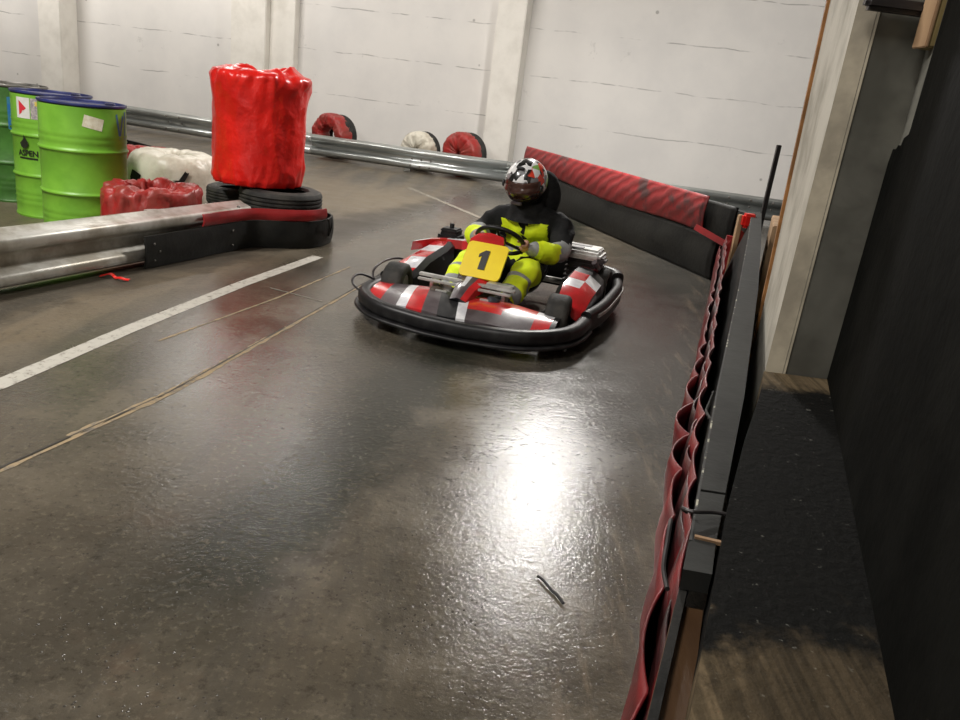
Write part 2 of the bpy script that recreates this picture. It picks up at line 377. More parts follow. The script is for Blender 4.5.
def catmull(pts, per=8, closed=False):
    P = [Vector(p) for p in pts]; n = len(P); out = []
    rng = range(n) if closed else range(n - 1)
    for i in rng:
        if closed: a, b, c, d = P[i - 1], P[i], P[(i + 1) % n], P[(i + 2) % n]
        else: a, b, c, d = P[max(i - 1, 0)], P[i], P[i + 1], P[min(i + 2, n - 1)]
        for k in range(per):
            t = k / per
            out.append(.5 * ((2 * b) + (c - a) * t + (2 * a - 5 * b + 4 * c - d) * t * t + (3 * b - a - 3 * c + d) * t ** 3))
    if not closed: out.append(P[-1])
    return out

# ------------------------------------------------------------------ structure
bm = bmesh.new()
vs = [bm.verts.new(p) for p in ((-13, -2.2, 0), (7, -2.2, 0), (7, 16.5, 0), (-13, 16.5, 0))]; bm.faces.new(vs)
def ribbon(bm, a, b, z, mi):
    va = [bm.verts.new((*p, z)) for p in a]; vb = [bm.verts.new((*p, z)) for p in b]
    for i in range(len(va) - 1):
        f = bm.faces.new((va[i], vb[i], vb[i + 1], va[i + 1])); f.material_index = mi
def line(bm, pts, wd, z, mi, jit=0.):
    pts = interp([(*p, 0) for p in pts], 60); A, B = [], []
    for i, p in enumerate(pts):
        t = (pts[min(i + 1, 60)] - pts[max(i - 1, 0)]).normalized(); n = Vector((t.y, -t.x, 0)); h = wd / 2 * (1 + random.uniform(-jit, jit))
        A.append((p - n * h)[:2]); B.append((p + n * h)[:2])
    ribbon(bm, A, B, z, mi)
line(bm, catmull([(-2.05, 1.55, 0), (-1.77, 2.66, 0), (-1.66, 3.42, 0), (-1.47, 4.5, 0), (-1.24, 5.5, 0)], 6) and [(-2.07, 1.55), (-1.775, 2.66), (-1.66, 3.44), (-1.47, 4.5), (-1.25, 5.5)], .085, .0015, 1, .03)
line(bm, [(-1.75, .9), (-1.401, 2.075), (-1.185, 2.797), (-.95, 4.1), (-.70, 5.5)], .008, .0018, 3, .5)
line(bm, [(-1.39, 2.05), (-1.170, 2.795), (-.94, 4.1), (-.80, 4.9)], .02, .0014, 2, .5)
line(bm, [(-1.33, 2.33), (-1.19, 2.797), (-1.0, 3.8)], .02, .0012, 2, .6)
line(bm, [(-1.47, 3.35), (-1.2, 4.3), (-.98, 5.3)], .012, .0016, 2, .6)
line(bm, [(-1.2, 10.15), (-.1, 8.2)], .07, .0016, 4, .2)
line(bm, [(-.95, 4.35), (-1.3, 4.5)], .012, .0016, 4, .4)
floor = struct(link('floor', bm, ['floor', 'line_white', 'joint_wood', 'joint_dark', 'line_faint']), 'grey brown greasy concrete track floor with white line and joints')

WA = math.atan(-.225)
bm = bmesh.new(); box(bm, (0, .12, 2.3), (24, .24, 4.6)); wb = struct(link('wall_back', bm, 'wall'), 'white painted concrete wall behind the guardrail')
wb.location = (-2, 13.5, 0); wb.rotation_euler = (0, 0, WA)
# pillars on the back wall (x along the wall in wall coordinates)
def wall_pt(X):  # world x on wall front -> local offset
    return (X + 2) / math.cos(WA)
pill = [(-8.12, .46, .42, 0, 0), (-4.42, .64, .30, .45, .16), (-.1, .44, .40, 0, 0)]
for i, (X, wd, dp, w2, d2) in enumerate(pill):
    bm = bmesh.new(); box(bm, (0, -dp / 2, 2.3), (wd, dp, 4.6), bev=.012)
    if w2: box(bm, (wd / 2 + w2 / 2, -d2 / 2, 2.3), (w2, d2, 4.6), bev=.008)
    o = struct(link('trim_%d' % (i + 1), bm, 'pillar'), 'square white concrete pillar standing out from the back wall')
    lx = wall_pt(X); o.location = (-2 + lx * math.cos(WA), 13.5 + lx * math.sin(WA), 0); o.rotation_euler = (0, 0, WA)

def wall_box(name, p, q, th, h, label, mt='wall'):
    p, q = Vector(p), Vector(q); d = q - p; bm = bmesh.new(); box(bm, (d.length / 2, th / 2, h / 2), (d.length, th, h))
    o = struct(link(name, bm, mt), label); o.location = (*p, 0); o.rotation_euler = (0, 0, math.atan2(d.y, d.x)); return o
wall_box('wall_left', (-12.7, -2.2), (-12.7, 16.4), .2, 4.6, 'white concrete side wall beyond the barrels')
wall_box('wall_front', (7, -2.2), (-12.6, -2.2), .2, 4.6, 'white concrete wall behind the camera')
bm = bmesh.new(); box(bm, (-3, 7, 4.7), (20.5, 19, .2)); struct(link('ceiling', bm, 'ceiling'), 'pale concrete ceiling of the hall')
# right hand wall, runs towards the camera beside the ledge
bm = bmesh.new(); prism(bm, [(.83, 2.055), (.968, 2.055), (.62, .98), (.22, -.3), (-.3, -2.0), (6.9, -2.0), (6.9, 3.2), (1.15, 3.2), (1.145, 3.16)], 0, 4.6)
for f in bm.faces:
    n = f.normal
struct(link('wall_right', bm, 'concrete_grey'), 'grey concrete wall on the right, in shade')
# white face of the wall end towards the track, with its beige worn corner
bm = bmesh.new(); loft(bm, [[(.812, 2.10, z), (.822, 2.075, z), (.835, 2.10, z), (1.16, 3.16, z), (1.16, 3.2, z), (1.152 - k, 3.2, z)] for z, k in ((0, 0), (.6, .01), (2.2, .052), (4.6, .06))])
struct(link('trim_4', bm, 'concrete'), 'worn white face of the near right pillar towards the track')
bm = bmesh.new(); prism(bm, [(.796, 2.093), (.836, 2.05), (.842, 2.06), (.812, 2.108)], 0, 4.6)
struct(link('trim_5', bm, 'concrete_beige'), 'beige chamfered corner of the near right pillar')
bm = bmesh.new(); loft(bm, [[(1.136 - k, 3.185, z), (1.152 - k, 3.185, z), (1.167 - k, 3.235, z), (1.15 - k, 3.235, z)] for z, k in ((0, 0), (.6, .01), (2.2, .052), (4.6, .06))])
struct(link('trim_6', bm, 'rust'), 'thin orange brown edging strip on the far edge of the near right pillar')

# black rubber sheet hung on the right hand wall
bm = bmesh.new()
wd = Vector((.62 - .968, .98 - 2.055, 0)).normalized(); nrm = Vector((wd.y, -wd.x, 0))
if nrm.x > 0: nrm = -nrm
def sheet_outline():
    a = Vector((.962, 2.045, 0))
    pts = [(0, .55), (0, 1.20), (.02, 1.235), (.05, 1.225), (.09, 1.245), (.13, 1.24), (.15, 1.262), (.205, 1.27), (.21, 1.28), (.215, 1.7), (.21, 2.6), (3.0, 2.6), (3.0, .55)]
    return [a + wd * s + Vector((0, 0, z)) for s, z in pts]
o1 = [p + nrm * .012 for p in sheet_outline()]; o2 = [p + nrm * .004 for p in sheet_outline()]
va = [bm.verts.new(p) for p in o1]; vb = [bm.verts.new(p) for p in o2]
bm.faces.new(va); bm.faces.new(vb[::-1])
for i in range(len(va)): bm.faces.new((va[i], vb[i], vb[(i + 1) % len(va)], va[(i + 1) % len(va)]))
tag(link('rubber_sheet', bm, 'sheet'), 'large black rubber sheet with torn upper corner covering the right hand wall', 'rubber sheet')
# yellowish wooden post and dark bar at the top right
t = empty('wooden_post', (.943, 1.98, 1.462)); tag(t, 'short yellowish wooden post on the grey wall at the top right corner', 'wooden post')
bm = bmesh.new(); box(bm, (0, 0, .5), (.045, .06, 1.0), bev=.004); link('post', bm, 'wood_yellow', t)
bm = bmesh.new(); box(bm, (-.026, 0, .5), (.008, .064, 1.0), bev=.002); link('edge_strip', bm, 'wood', t)
bm = bmesh.new(); box(bm, (.858, 2.025, 1.548), (.15, .035, .03), bev=.01)
tag(link('metal_bar', bm, 'dark_steel'), 'dark rounded metal bar fixed across the grey wall beside the wooden post', 'metal bar')

# ------------------------------------------------------------------ ledge and near barrier
bm = bmesh.new(); prism(bm, [(.28, .70), (.36, .93), (.467, 1.242), (.575, 1.528), (.71, 1.86), (.775, 2.045), (.955, 2.045), (.606, .965), (.21, -.3), (.0, -.3)], .50, .62)
tag(autosmooth(link('ledge', bm, 'ledge')), 'wide wooden ledge caked in black rubber dust at lower right', 'ledge')

B0 = [(.15, .45), (.24, .72), (.372, 1.11), (.608, 1.88), (1.065, 3.325), (1.54, 4.85), (2.06, 6.55)]
B1 = [(.19, .43), (.29, .70), (.414, 1.11), (.676, 1.87), (1.14, 3.30), (1.617, 4.83), (2.135, 6.53)]
t = empty('track_barrier', (1.2, 3.8, 0)); tag(t, 'long low barrier with grey top plank and scalloped red skirt right of the track', 'barrier')
inv = Vector((1.2, 3.8, 0))
def wpart(name, bm, mt, par, off=inv):
    bmesh.ops.translate(bm, verts=bm.verts[:], vec=-off); return link(name, bm, mt, par)
# top plank in two lengths
def plank(i0, a, b):
    bm = bmesh.new(); pts = [a0 for a0 in a] + [b0 for b0 in reversed(b)]; prism(bm, pts, .565, .6)
    o = wpart('top_plank', bm, 'plank', t); return o
def lerp2(p, q, s): return (p[0] + (q[0] - p[0]) * s, p[1] + (q[1] - p[1]) * s)
cut0, cut1 = lerp2(B0[1], B0[2], .8), lerp2(B1[1], B1[2], .8)
plank(0, [cut0, B0[2], lerp2(B0[2], B0[3], .25)], [cut1, B1[2], lerp2(B1[2], B1[3], .25)])
plank(0, [lerp2(B0[2], B0[3], .262), B0[3], B0[4], B0[5], B0[6]], [lerp2(B1[2], B1[3], .262), B1[3], B1[4], B1[5], B1[6]])
# brown board visible below the near end of the plank
bm = bmesh.new(); prism(bm, [B0[0], B0[1], cut0, cut1, B1[1], B1[0]], .50, .535); wpart('brown_board', bm, 'wood_brown', t)
def base_x(y): return .428 + .28 * (y - 1.378) - .004 * max(0, (y - 5))
def panel_x(y):
    return base_x(y) + .006
# upright panel
bm = bmesh.new(); rings = []
for (x, y) in B0[:6] + [(1.93, 6.12)]:
    rings.append([(base_x(y) + .036, y, 0), (x + .001, y, .563), (x + .014, y, .563), (base_x(y) + .05, y, 0)])
loft(bm, rings)
wpart('side_panel', bm, 'rubber', t)
# red pvc skirt: straight on the floor, scalloped top edge nailed to the panel
def skirt(name, mt, amp, per, z1, off, y0=.95, y1=6.12, zb=.0, ph=0., px0=0.):
    bm = bmesh.new(); n = 420; rings = []
    for k in range(n + 1):
        y = y0 + (y1 - y0) * k / n; bx = base_x(y) + .012 + off; px = panel_x(y) + px0
        u = (y / per + ph + .12 * math.sin(y * 2.1)); s = abs(math.sin(PI * u)) ** .7; a = amp * (1 + .45 * math.sin(y * 3.3 + ph)) * max(.2, min(1, 1 - (y - 2.3) / 2.6)) * min(1, .45 + (y - .7) * .7)
        row = []
        for j in range(9):
            q = j / 8; z = zb + (z1 - zb) * q + (.012 * math.sin(y * 5 + ph) * q)
            x = bx * (1 - q) + (px - a * s) * q - .018 * math.sin(PI * q)
            x += .004 * math.sin(17 * y + 9 * q)
            row.append((x, y, z))
        rings.append(row)
    loft(bm, rings, closed=False, caps=False)
    o = wpart(name, bm, mt, t); o.data.polygons.foreach_set('use_smooth', [True] * len(o.data.polygons))
    md = o.modifiers.new('thickness', 'SOLIDIFY'); md.thickness = .005; return o
s1 = skirt('skirt', 'curtain', .034, .27, .36, 0)
s2 = skirt('skirt_lining', 'curtain_dark', .018, .19, .40, .018, ph=.3, zb=.02, px0=.018)
s3 = skirt('skirt_lining', 'curtain', .014, .23, .44, .03, ph=.7, zb=.03, px0=.028)
# ragged cord lying along the skirt
bm = bmesh.new(); tube(bm, catmull([(panel_x(y) + .032 + random.uniform(-.008, .008), y, .50 + random.uniform(-.02, .02)) for y in [.9 + .06 * k for k in range(22)]], 4), .0045, 6)
wpart('frayed_cord', bm, 'rubber', t)
bm = bmesh.new(); rings = []
for k in range(201):
    y = 1.12 + 5.2 * k / 200
    for (x0, y0), (x1, y1) in zip(B0[1:], B0[2:]):
        if y0 <= y < y1: x = x0 + (x1 - x0) * (y - y0) / (y1 - y0)
    rings.append([(x - .001, y, .5985), (x + .003, y, .5985), (x + .003, y, .6012), (x - .001, y, .6012)])
loft(bm, rings); wpart('worn_edge', bm, 'edge_chips', t)
# bent wire hook over the plank
bm = bmesh.new(); hk = catmull([(.39, 1.215, .60), (.378, 1.205, .612), (.39, 1.185, .618), (.43, 1.20, .614), (.455, 1.20, .612), (.458, 1.19, .60)], 5); tube(bm, hk, .0035, 8)
tube(bm, catmull([(.372, 1.235, .57), (.362, 1.20, .58), (.352, 1.16, .57), (.34, 1.11, .55), (.335, 1.05, .55)], 5), .004, 8)
wpart('wire_hook', bm, 'dark_steel', t)
bm = bmesh.new(); prism(bm, [(.384, 1.128), (.425, 1.118), (.427, 1.126), (.386, 1.135)], .598, .604); wpart('batten', bm, 'wood', t)

# wooden blocks between barrier and pillar
bm = bmesh.new(); box(bm, (0, 0, -.16), (.075, .75, .62), bev=.006)
o = link('wooden_block', bm, 'wood'); o.location = (1.83, 5.25, .40); o.rotation_euler = (0, 0, -.30)
tag(o, 'tan wooden block wedged behind the grey barrier plank beside the near pillar', 'wooden block')
o.location = (2.0, 5.72, .49)
bm = bmesh.new(); box(bm, (0, 0, .57), (.035, .035, 1.14), bev=.003)
o = link('thin_post', bm, 'dark_steel'); o.location = (2.23, 6.78, 0); tag(o, 'thin dark steel post standing upright at the far corner of the barriers', 'post')

# ------------------------------------------------------------------ red topped rubber barrier (far right)
A = Vector((.30, 10.74, 0)); Bp = Vector((1.855, 6.53, 0)); dv = (Bp - A).normalized(); nv = Vector((-dv.y, dv.x, 0))
if nv.dot(Vector((0, 0, 0)) - A) < 0: nv = -nv    # towards the track
t = empty('rubber_barrier', (1.1, 8.5, 0)); tag(t, 'black rubber barrier with wide red belt along its top before the white wall', 'barrier')
off = Vector((1.1, 8.5, 0)); L = (Bp - A).length
def face_sheet(name, mt, s0, s1, zf0, zf1, out, bulge, th, n=60, rows=12, wavy=.01, seed=0):
    bm = bmesh.new(); rings = []
    for k in range(n + 1):
        s = s0 + (s1 - s0) * k / n; row = []
        for j in range(rows + 1):
            q = j / rows; a, b = zf0(s), zf1(s); z = a + (b - a) * q
            o_ = out + bulge * math.sin(PI * q) + wavy * noise.noise((s * 1.7, z * 3, seed))
            row.append(A + dv * s + nv * o_ + Vector((0, 0, z)))
        rings.append(row)
    loft(bm, rings, closed=False, caps=False); o = wpart(name, bm, mt, t, off)
    o.data.polygons.foreach_set('use_smooth', [True] * len(o.data.polygons)); md = o.modifiers.new('thickness', 'SOLIDIFY'); md.thickness = th; return o
face_sheet('belt_panel', 'belt', 0, L, lambda s: 0, lambda s: .36, .03, .02, .02, seed=1)
face_sheet('belt_panel', 'belt', .1, L + .12, lambda s: .28, lambda s: .63, .0, .01, .02, seed=2)
face_sheet('red_belt', 'red_belt', 0, L * .95, lambda s: .385 + .02 * math.sin(s * 2) - .04 * (s / L), lambda s: .665, .045, .02, .012, seed=3)
bm = bmesh.new(); box(bm, (0, 0, .3), (L + .3, .1, .6), bev=.01); o = link('core_tyres', bm, 'tyre', t)
mid = A + dv * (L / 2 + .1) - nv * .08; o.location = mid - off; o.rotation_euler = (0, 0, math.atan2(dv.y, dv.x)); o.name = 'backing_board'
# the corner where the two barriers meet: post, red bracket and red straps
t = empty('corner_post', (1.9, 6.38, 0)); tag(t, 'wooden corner post wrapped in red straps where the two barriers meet', 'post')
o_ = Vector((1.9, 6.38, 0))
bm = bmesh.new(); box(bm, (1.875, 6.20, .30), (.035, .06, .60), bev=.005); wpart('post', bm, 'wood', t, o_)
bm = bmesh.new(); box(bm, (1.93, 6.16, .565), (.11, .10, .11), bev=.02); wpart('red_bracket', bm, 'red_plastic', t, o_)
bm = bmesh.new(); rings = []
for k in range(13):
    z = .02 + .40 * k / 12; wv = .01 * math.sin(k * 1.3); wdt = .055 - .025 * (k / 12)
    rings.append([(1.845 - wdt + wv, 6.26, z), (1.845 + wdt + wv, 6.22, z), (1.86 + wdt + wv, 6.25, z), (1.86 - wdt + wv, 6.29, z)])
loft(bm, rings); wpart('strap', bm, 'red_strip', t, o_)
def strap(p, q, wd, th=.006):
    bm = bmesh.new(); p, q = Vector(p), Vector(q); d = (q - p).normalized(); n = d.cross(Vector((0, -1, 0))).normalized()
    rings = []
    for k in range(9):
        c = p.lerp(q, k / 8) + Vector((0, -.012 * math.sin(PI * k / 8), 0)); rings.append([c + n * wd / 2, c - n * wd / 2, c - n * wd / 2 + Vector((0, th, 0)), c + n * wd / 2 + Vector((0, th, 0))])
    loft(bm, rings); return bm
wpart('strap', strap((1.63, 6.55, .42), (1.85, 6.24, .34), .05), 'red_strip', t, o_)
wpart('strap', strap((1.84, 6.22, .31), (1.93, 6.26, .47), .07), 'red_strip', t, o_)

# ------------------------------------------------------------------ guardrails
PROF = [(0, .33), (.012, .328), (.03, .315), (.075, .30), (.083, .285), (.083, .25), (.075, .235), (.03, .21), (.02, .195), (.02, .155), (.03, .14), (.075, .115), (.083, .10), (.083, .065), (.075, .05), (.03, .035), (.012, .022), (0, .02)]
def wbeam(name, p, q, side, mt, par, off, z0=0., n=2, sc=1.):
    p, q = Vector(p), Vector(q); d = (q - p).normalized(); nn = Vector((d.y, -d.x, 0)) * side; bm = bmesh.new(); rings = []
    for k in range(n + 1):
        c = p.lerp(q, k / n); rings.append([c + nn * o_ * sc + Vector((0, 0, z + z0)) for o_, z in PROF])
    loft(bm, rings, closed=False, caps=False); bmesh.ops.translate(bm, verts=bm.verts[:], vec=-off); o = link(name, bm, mt, par)
    md = o.modifiers.new('thickness', 'SOLIDIFY'); md.thickness = .005; autosmooth(o, 50); return o
def bolts(p, q, side, s, par, off, mt='bolt', zs=(.175,), dx=(0,)):
    p, q = Vector(p), Vector(q); d = (q - p).normalized(); nn = Vector((d.y, -d.x, 0)) * side
    for x in dx:
        for z in zs:
            bm = bmesh.new(); c = p + d * (s + x) + nn * (.026 if abs(z - .175) < .02 else .086) + Vector((0, 0, z))
            lathe(bm, [(.016, 0), (.016, .006), (.008, .012), (.0, .013)], 8)
            bmesh.ops.rotate(bm, verts=bm.verts[:], matrix=nn.to_track_quat('Z', 'Y').to_matrix()); bmesh.ops.translate(bm, verts=bm.verts[:], vec=c - off)
            link('bolt', bm, mt, par)
off = Vector((-2.9, 12.3, 0)); t = empty('guardrail', off); tag(t, 'long galvanised corrugated guardrail running in front of the white back wall', 'guardrail')
R = [(-9.6, 14.3, .025), (-6.38, 13.36, .025), (-2.98, 12.33, .025), (.04, 11.85, .025), (4.05, 11.2, .025)]
for a, b in zip(R, R[1:]):
    wbeam('beam', a, b, 1, 'galv', t, off)
bolts(R[1], R[2], 1, .9, t, off, dx=(0, .25), zs=(.175,)); bolts(R[1], R[2], 1, .9, t, off, dx=(0, .25), zs=(.27, .08))
bolts(R[2], R[3], 1, 1.6, t, off, dx=(0, .15, .3), zs=(.175, .08)); bolts(R[3], R[4], 1, 3.2, t, off, dx=(0, .3, .6), zs=(.27, .175))
for i, (a, b) in enumerate(zip(R, R[1:])):
    bm = bmesh.new(); c = Vector(a).lerp(Vector(b), .5); d = Vector(b) - Vector(a); n = Vector((d.y, -d.x, 0)).normalized()
    box(bm, (0, 0, .16), (.1, .1, .32)); o = link('post', bm, 'galv', t); o.location = c - n * .06 - off; o.location.z = 0; o.rotation_euler = (0, 0, math.atan2(d.y, d.x))

off = Vector((-2.3, 4.0, 0)); t = empty('guardrail', off); tag(t, 'near galvanised guardrail end in the left foreground, in front of the green barrels', 'guardrail')
P0, P1 = (-3.09, 2.09, -.01), (-1.855, 5.58, -.01)
dn = (Vector(P1) - Vector(P0)).normalized()
P0m, P1m = Vector(P0) - Vector((dn.y, -dn.x, 0)) * .0, Vector(P1)
wbeam('beam', P0m, P1m, 1, 'galv_dirty', t, off, sc=1.3)
bolts(P0, P1, 1, (P1m - P0m).length - .12, t, off, zs=(.3,))
for s in (.25, .8):
    bm = bmesh.new(); c = Vector(P0).lerp(Vector(P1), s); box(bm, (0, 0, .15), (.1, .1, .3)); o = link('post', bm, 'galv_dirty', t)
    o.location = c - Vector((dn.y, -dn.x, 0)) * .06 - off; o.location.z = 0; o.rotation_euler = (0, 0, math.atan2(dn.y, dn.x))

# ------------------------------------------------------------------ black belt and red strip around the tyre stacks
path = catmull([(-2.10, 4.56, 0), (-1.98, 4.90, 0), (-1.855, 5.28, 0), (-1.74, 5.52, 0), (-1.52, 5.65, 0), (-1.37, 5.78, 0), (-1.315, 6.0, 0), (-1.36, 6.2, 0), (-1.6, 6.33, 0)], 8)
def belt(name, mt, pts, z0, z1, out, th, label, cat, bul=.012):
    bm = bmesh.new(); rings = []; n = len(pts)
    for i, p in enumerate(pts):
        tt = (pts[min(i + 1, n - 1)] - pts[max(i - 1, 0)]).normalized(); nn = Vector((tt.y, -tt.x, 0)); ring = []
        for j in range(7):
            q = j / 6; ring.append(p + nn * (out + bul * math.sin(PI * q) + .006 * noise.noise((i * .2, q * 2, 3))) + Vector((0, 0, z0 + (z1 - z0) * q)))
        for j in range(6, -1, -1):
            q = j / 6; ring.append(p + nn * (out - th + bul * math.sin(PI * q)) + Vector((0, 0, z0 + (z1 - z0) * q)))
        rings.append(ring)
    loft(bm, rings); o = autosmooth(link(name, bm, mt), 50); return tag(o, label, cat)
bb = belt('rubber_belt', 'belt', path, .005, .20, .03, .014, 'black rubber belt bent around the tyre stack and bolted to the near guardrail', 'rubber belt')
for k, (i, z) in enumerate([(2, .05), (2, .15), (17, .05), (17, .15), (3, .1)]):
    bm = bmesh.new(); p = path[i]; bmesh.ops.create_icosphere(bm, subdivisions=1, radius=.008)
    o = link('bolt', bm, 'bolt', bb); tt = (path[i + 1] - path[i]).normalized(); o.location = p + Vector((tt.y, -tt.x, 0)) * .043 + Vector((0, 0, z))
belt('red_strip', 'red_strip', path[11:46], .205, .285, .026, .01, 'flat red plastic strip running above the black belt around the tyre stack', 'plastic strip')
bm = bmesh.new(); tube(bm, catmull([(-1.305, 5.81, .20), (-1.27, 5.84, .215), (-1.262, 5.88, .17), (-1.268, 5.91, .10), (-1.275, 5.94, .08), (-1.26, 5.95, .15), (-1.27, 5.98, .21)], 6), .006, 6)
tag(link('wire_loop', bm, 'rubber'), 'black wire loop tying the end of the rubber belt below the red wrapped stack', 'wire')

# ------------------------------------------------------------------ tyres
def tyre_bm(R=.31, W=.19, seg=64):
    bm = bmesh.new(); h = W / 2; rim = R * .62
    pr = [(rim, -h * .75), (rim + .02, -h * .95), (R * .85, -h), (R * .955, -h * .86), (R * .985, -h * .7)]
    for g in (-.45, -.15, .15, .45):
        pr += [(R, h * (g - .09)), (R - .009, h * (g - .07)), (R - .009, h * (g + .07)), (R, h * (g + .09))]
    pr += [(R * .985, h * .7), (R * .955, h * .86), (R * .85, h), (rim + .02, h * .95), (rim, h * .75), (rim + .03, h * .6), (R * .9, h * .5), (R * .9, -h * .5), (rim + .03, -h * .6), (rim, -h * .75)]
    rows = []
    for r, z in pr: rows.append([bm.verts.new((r * math.cos(2 * PI * k / seg), r * math.sin(2 * PI * k / seg), z)) for k in range(seg)])
    for a, b in zip(rows, rows[1:]):
        for k in range(seg): bm.faces.new((a[k], a[(k + 1) % seg], b[(k + 1) % seg], b[k]))
    bmesh.ops.remove_doubles(bm, verts=bm.verts[:], dist=1e-6); return bm
proto = autosmooth(link('tyre', tyre_bm(), 'tyre'), 30)
proto.location = (-1.66, 5.98, .097); tag(proto, 'bottom black tyre of the right hand stack under the red wrap, inside the belt', 'tyre', 'bare tyres under the red wrapped stack')
for loc, lab in (((-1.665, 5.975, .292), 'black tyre directly under the right of the red wrapped stack, above the red strip'),
                 ((-2.12, 6.33, .078), 'bottom black tyre of the left hand pair behind the near guardrail end'),
                 ((-2.10, 6.30, .235), 'black tyre showing left of and below the red wrapped stack')):
    o = proto.copy(); C.objects.link(o); o.location = loc; o.rotation_euler = (0, 0, random.random() * 3); o.scale = [.8 if loc[0] < -2 else 1] * 3; tag(o, lab, 'tyre', 'bare tyres under the red wrapped stack')

# tall red wrapped stack
def bag_bm(R, H, seed, seg=140, rows=90):
    bm = bmesh.new(); rings = []
    for j in range(rows + 1):
        q = j / rows
        if q < .75:
            z = H * (q / .75); r = R * (1 - .10 * (1 - z / H)); cap = 0
            if z > H * .94: r -= R * .10 * ((z / H - .94) / .06) ** 2
            if z < H * .05: r -= .02 * (1 - z / (H * .05))
        else:
            cap = (q - .75) / .25; z = H; r = R * .9 * (1 - cap)
        ring = []
        for k in range(seg):
            a = 2 * PI * k / seg; ca, sa = math.cos(a), math.sin(a)
            p = Vector((ca, sa, z * 1.6 + seed))
            n1 = 1 - abs(noise.noise(Vector((ca * 2.2 + z * 2.5, sa * 2.2 - z, z * 3.2 + seed)))) * 2
            n2 = noise.noise(p * 3.1); n3 = 1 - abs(noise.noise(Vector((ca * 5 - z * 3, sa * 5, z * 5 + seed)))) * 2
            if not cap:
                edge = abs(z / H - .5) * 2
                d = .010 * n2 + (.008 + .020 * edge ** 2) * n1 + (.004 + .016 * edge ** 3) * n3
                ring.append(((r + d) * ca, (r + d) * sa, z + (.02 * n2 if z > .9 * H else 0)))
            else:
                x, y = r * ca, r * sa
                f = noise.noise(Vector((x * 6, y * 6, seed))) * .05 + (1 - abs(noise.noise(Vector((x * 9 + 3, y * 9, seed)))) * 3) * .022
                ring.append((x, y, H + f * min(1, cap * 3 + .3) * (1 if cap < .99 else 0) - .05 * cap + .03 * math.sin(min(1, cap * 2.2) * PI)))
        rings.append(ring)
    rings.insert(0, [(.01 * math.cos(2 * PI * k / seg), .01 * math.sin(2 * PI * k / seg), .01) for k in range(seg)])
    loft(bm, rings); return bm
o = link('wrapped_tyre_stack', bag_bm(.35, .80, 4.2), 'red_plastic', smooth=True); o.location = (-1.87, 6.06, .395)
tag(o, 'tall round stack of tyres wrapped in bright red plastic sheet, standing on black tyres', 'wrapped tyre stack')

def wrapped_tyre_bm(R, W, seed, amp=.02, seg=96, rows=40, hole=.4):
    bm = bmesh.new(); Rm, r1 = R * (1 + hole) / 2, R * (1 - hole) / 2; rows_ = []
    for k in range(seg):
        a = 2 * PI * k / seg; ca, sa = math.cos(a), math.sin(a); row = []
        for j in range(rows):
            b = 2 * PI * j / rows; cb, sb = math.cos(b), math.sin(b)
            sq = lambda c: math.copysign(abs(c) ** .6, c)
            n1 = noise.noise(Vector((ca * 2.5, sa * 2.5, seed + cb * 1.2))) ; n2 = 1 - abs(noise.noise(Vector((ca * 6, sa * 6 + sb * 1.5, seed + cb * 2)))) * 3
            d = amp * (n1 + .55 * n2)
            rr = Rm + (r1 + d) * sq(cb); row.append((rr * ca, rr * sa, max(-W / 2, (W / 2 + d) * sq(sb))))
        rows_.append(row)
    rows_.append(rows_[0]); loft(bm, rows_, True, False); bmesh.ops.remove_doubles(bm, verts=bm.verts[:], dist=1e-6); return bm
# red one lying behind the near rail
o = link('tyre_bundle', wrapped_tyre_bm(.31, .40, 1.7, .03, hole=.45), 'red_dusty', smooth=True); o.location = (-2.30, 5.20, .203); o.rotation_euler = (0, 0, -.34); o.scale = (.84, 1.12, 1)
tag(o, 'crumpled red plastic wrapped tyre lying in front of the first green barrel', 'wrapped tyre', 'plastic wrapped tyres')
bm = bmesh.new(); rings = []
for k in range(9):
    q = k / 8; rings.append([(-2.86 + .03 * q, 5.30 + .02 * math.sin(q * 5), .02 + .28 * q), (-2.80, 5.28, .02 + .26 * q), (-2.80, 5.30, .02 + .26 * q), (-2.86 + .03 * q, 5.32, .02 + .28 * q)])
# white wrapped stack, two tyres high under one wrap
o = link('tyre_bundle', wrapped_tyre_bm(.37, .46, 6.1, .012, hole=.15), ['white_plastic'], smooth=True); o.location = (-2.80, 6.72, .232)
tag(o, 'dirty white plastic wrapped tyre with black marks between the barrels and the red stack', 'wrapped tyre', 'plastic wrapped tyres')
bt = bmesh.new()
def blotch(bm, cx, cz, pts):
    va = [bm.verts.new((cx + x, 0, cz + z)) for x, z in pts]; bm.faces.new(va)
def torn_patch(par, ang, z, R, pts, mt='rubber'):
    bm = bmesh.new(); rows = []
    va = []
    for x, zz in pts:
        a = ang + x / R; va.append(bm.verts.new((R * math.cos(a), R * math.sin(a), z + zz)))
    f = bm.faces.new(va); bmesh.ops.triangulate(bm, faces=[f]); oo = link('torn_patch', bm, mt, par); md = oo.modifiers.new('thickness', 'SOLIDIFY'); md.thickness = .008; md.offset = 0
torn_patch(o, -1.0, .08, .388, [(-.08, -.035), (-.03, -.03), (0, .0), (.02, .045), (.035, .03), (.05, .035), (.03, -.01), (.01, -.04), (-.04, -.045)])
torn_patch(o, -2.05, .03, .385, [(-.05, -.08), (.02, -.06), (.05, -.03), (.03, .01), (.06, .03), (.0, .025), (-.03, .06), (-.06, .0)])
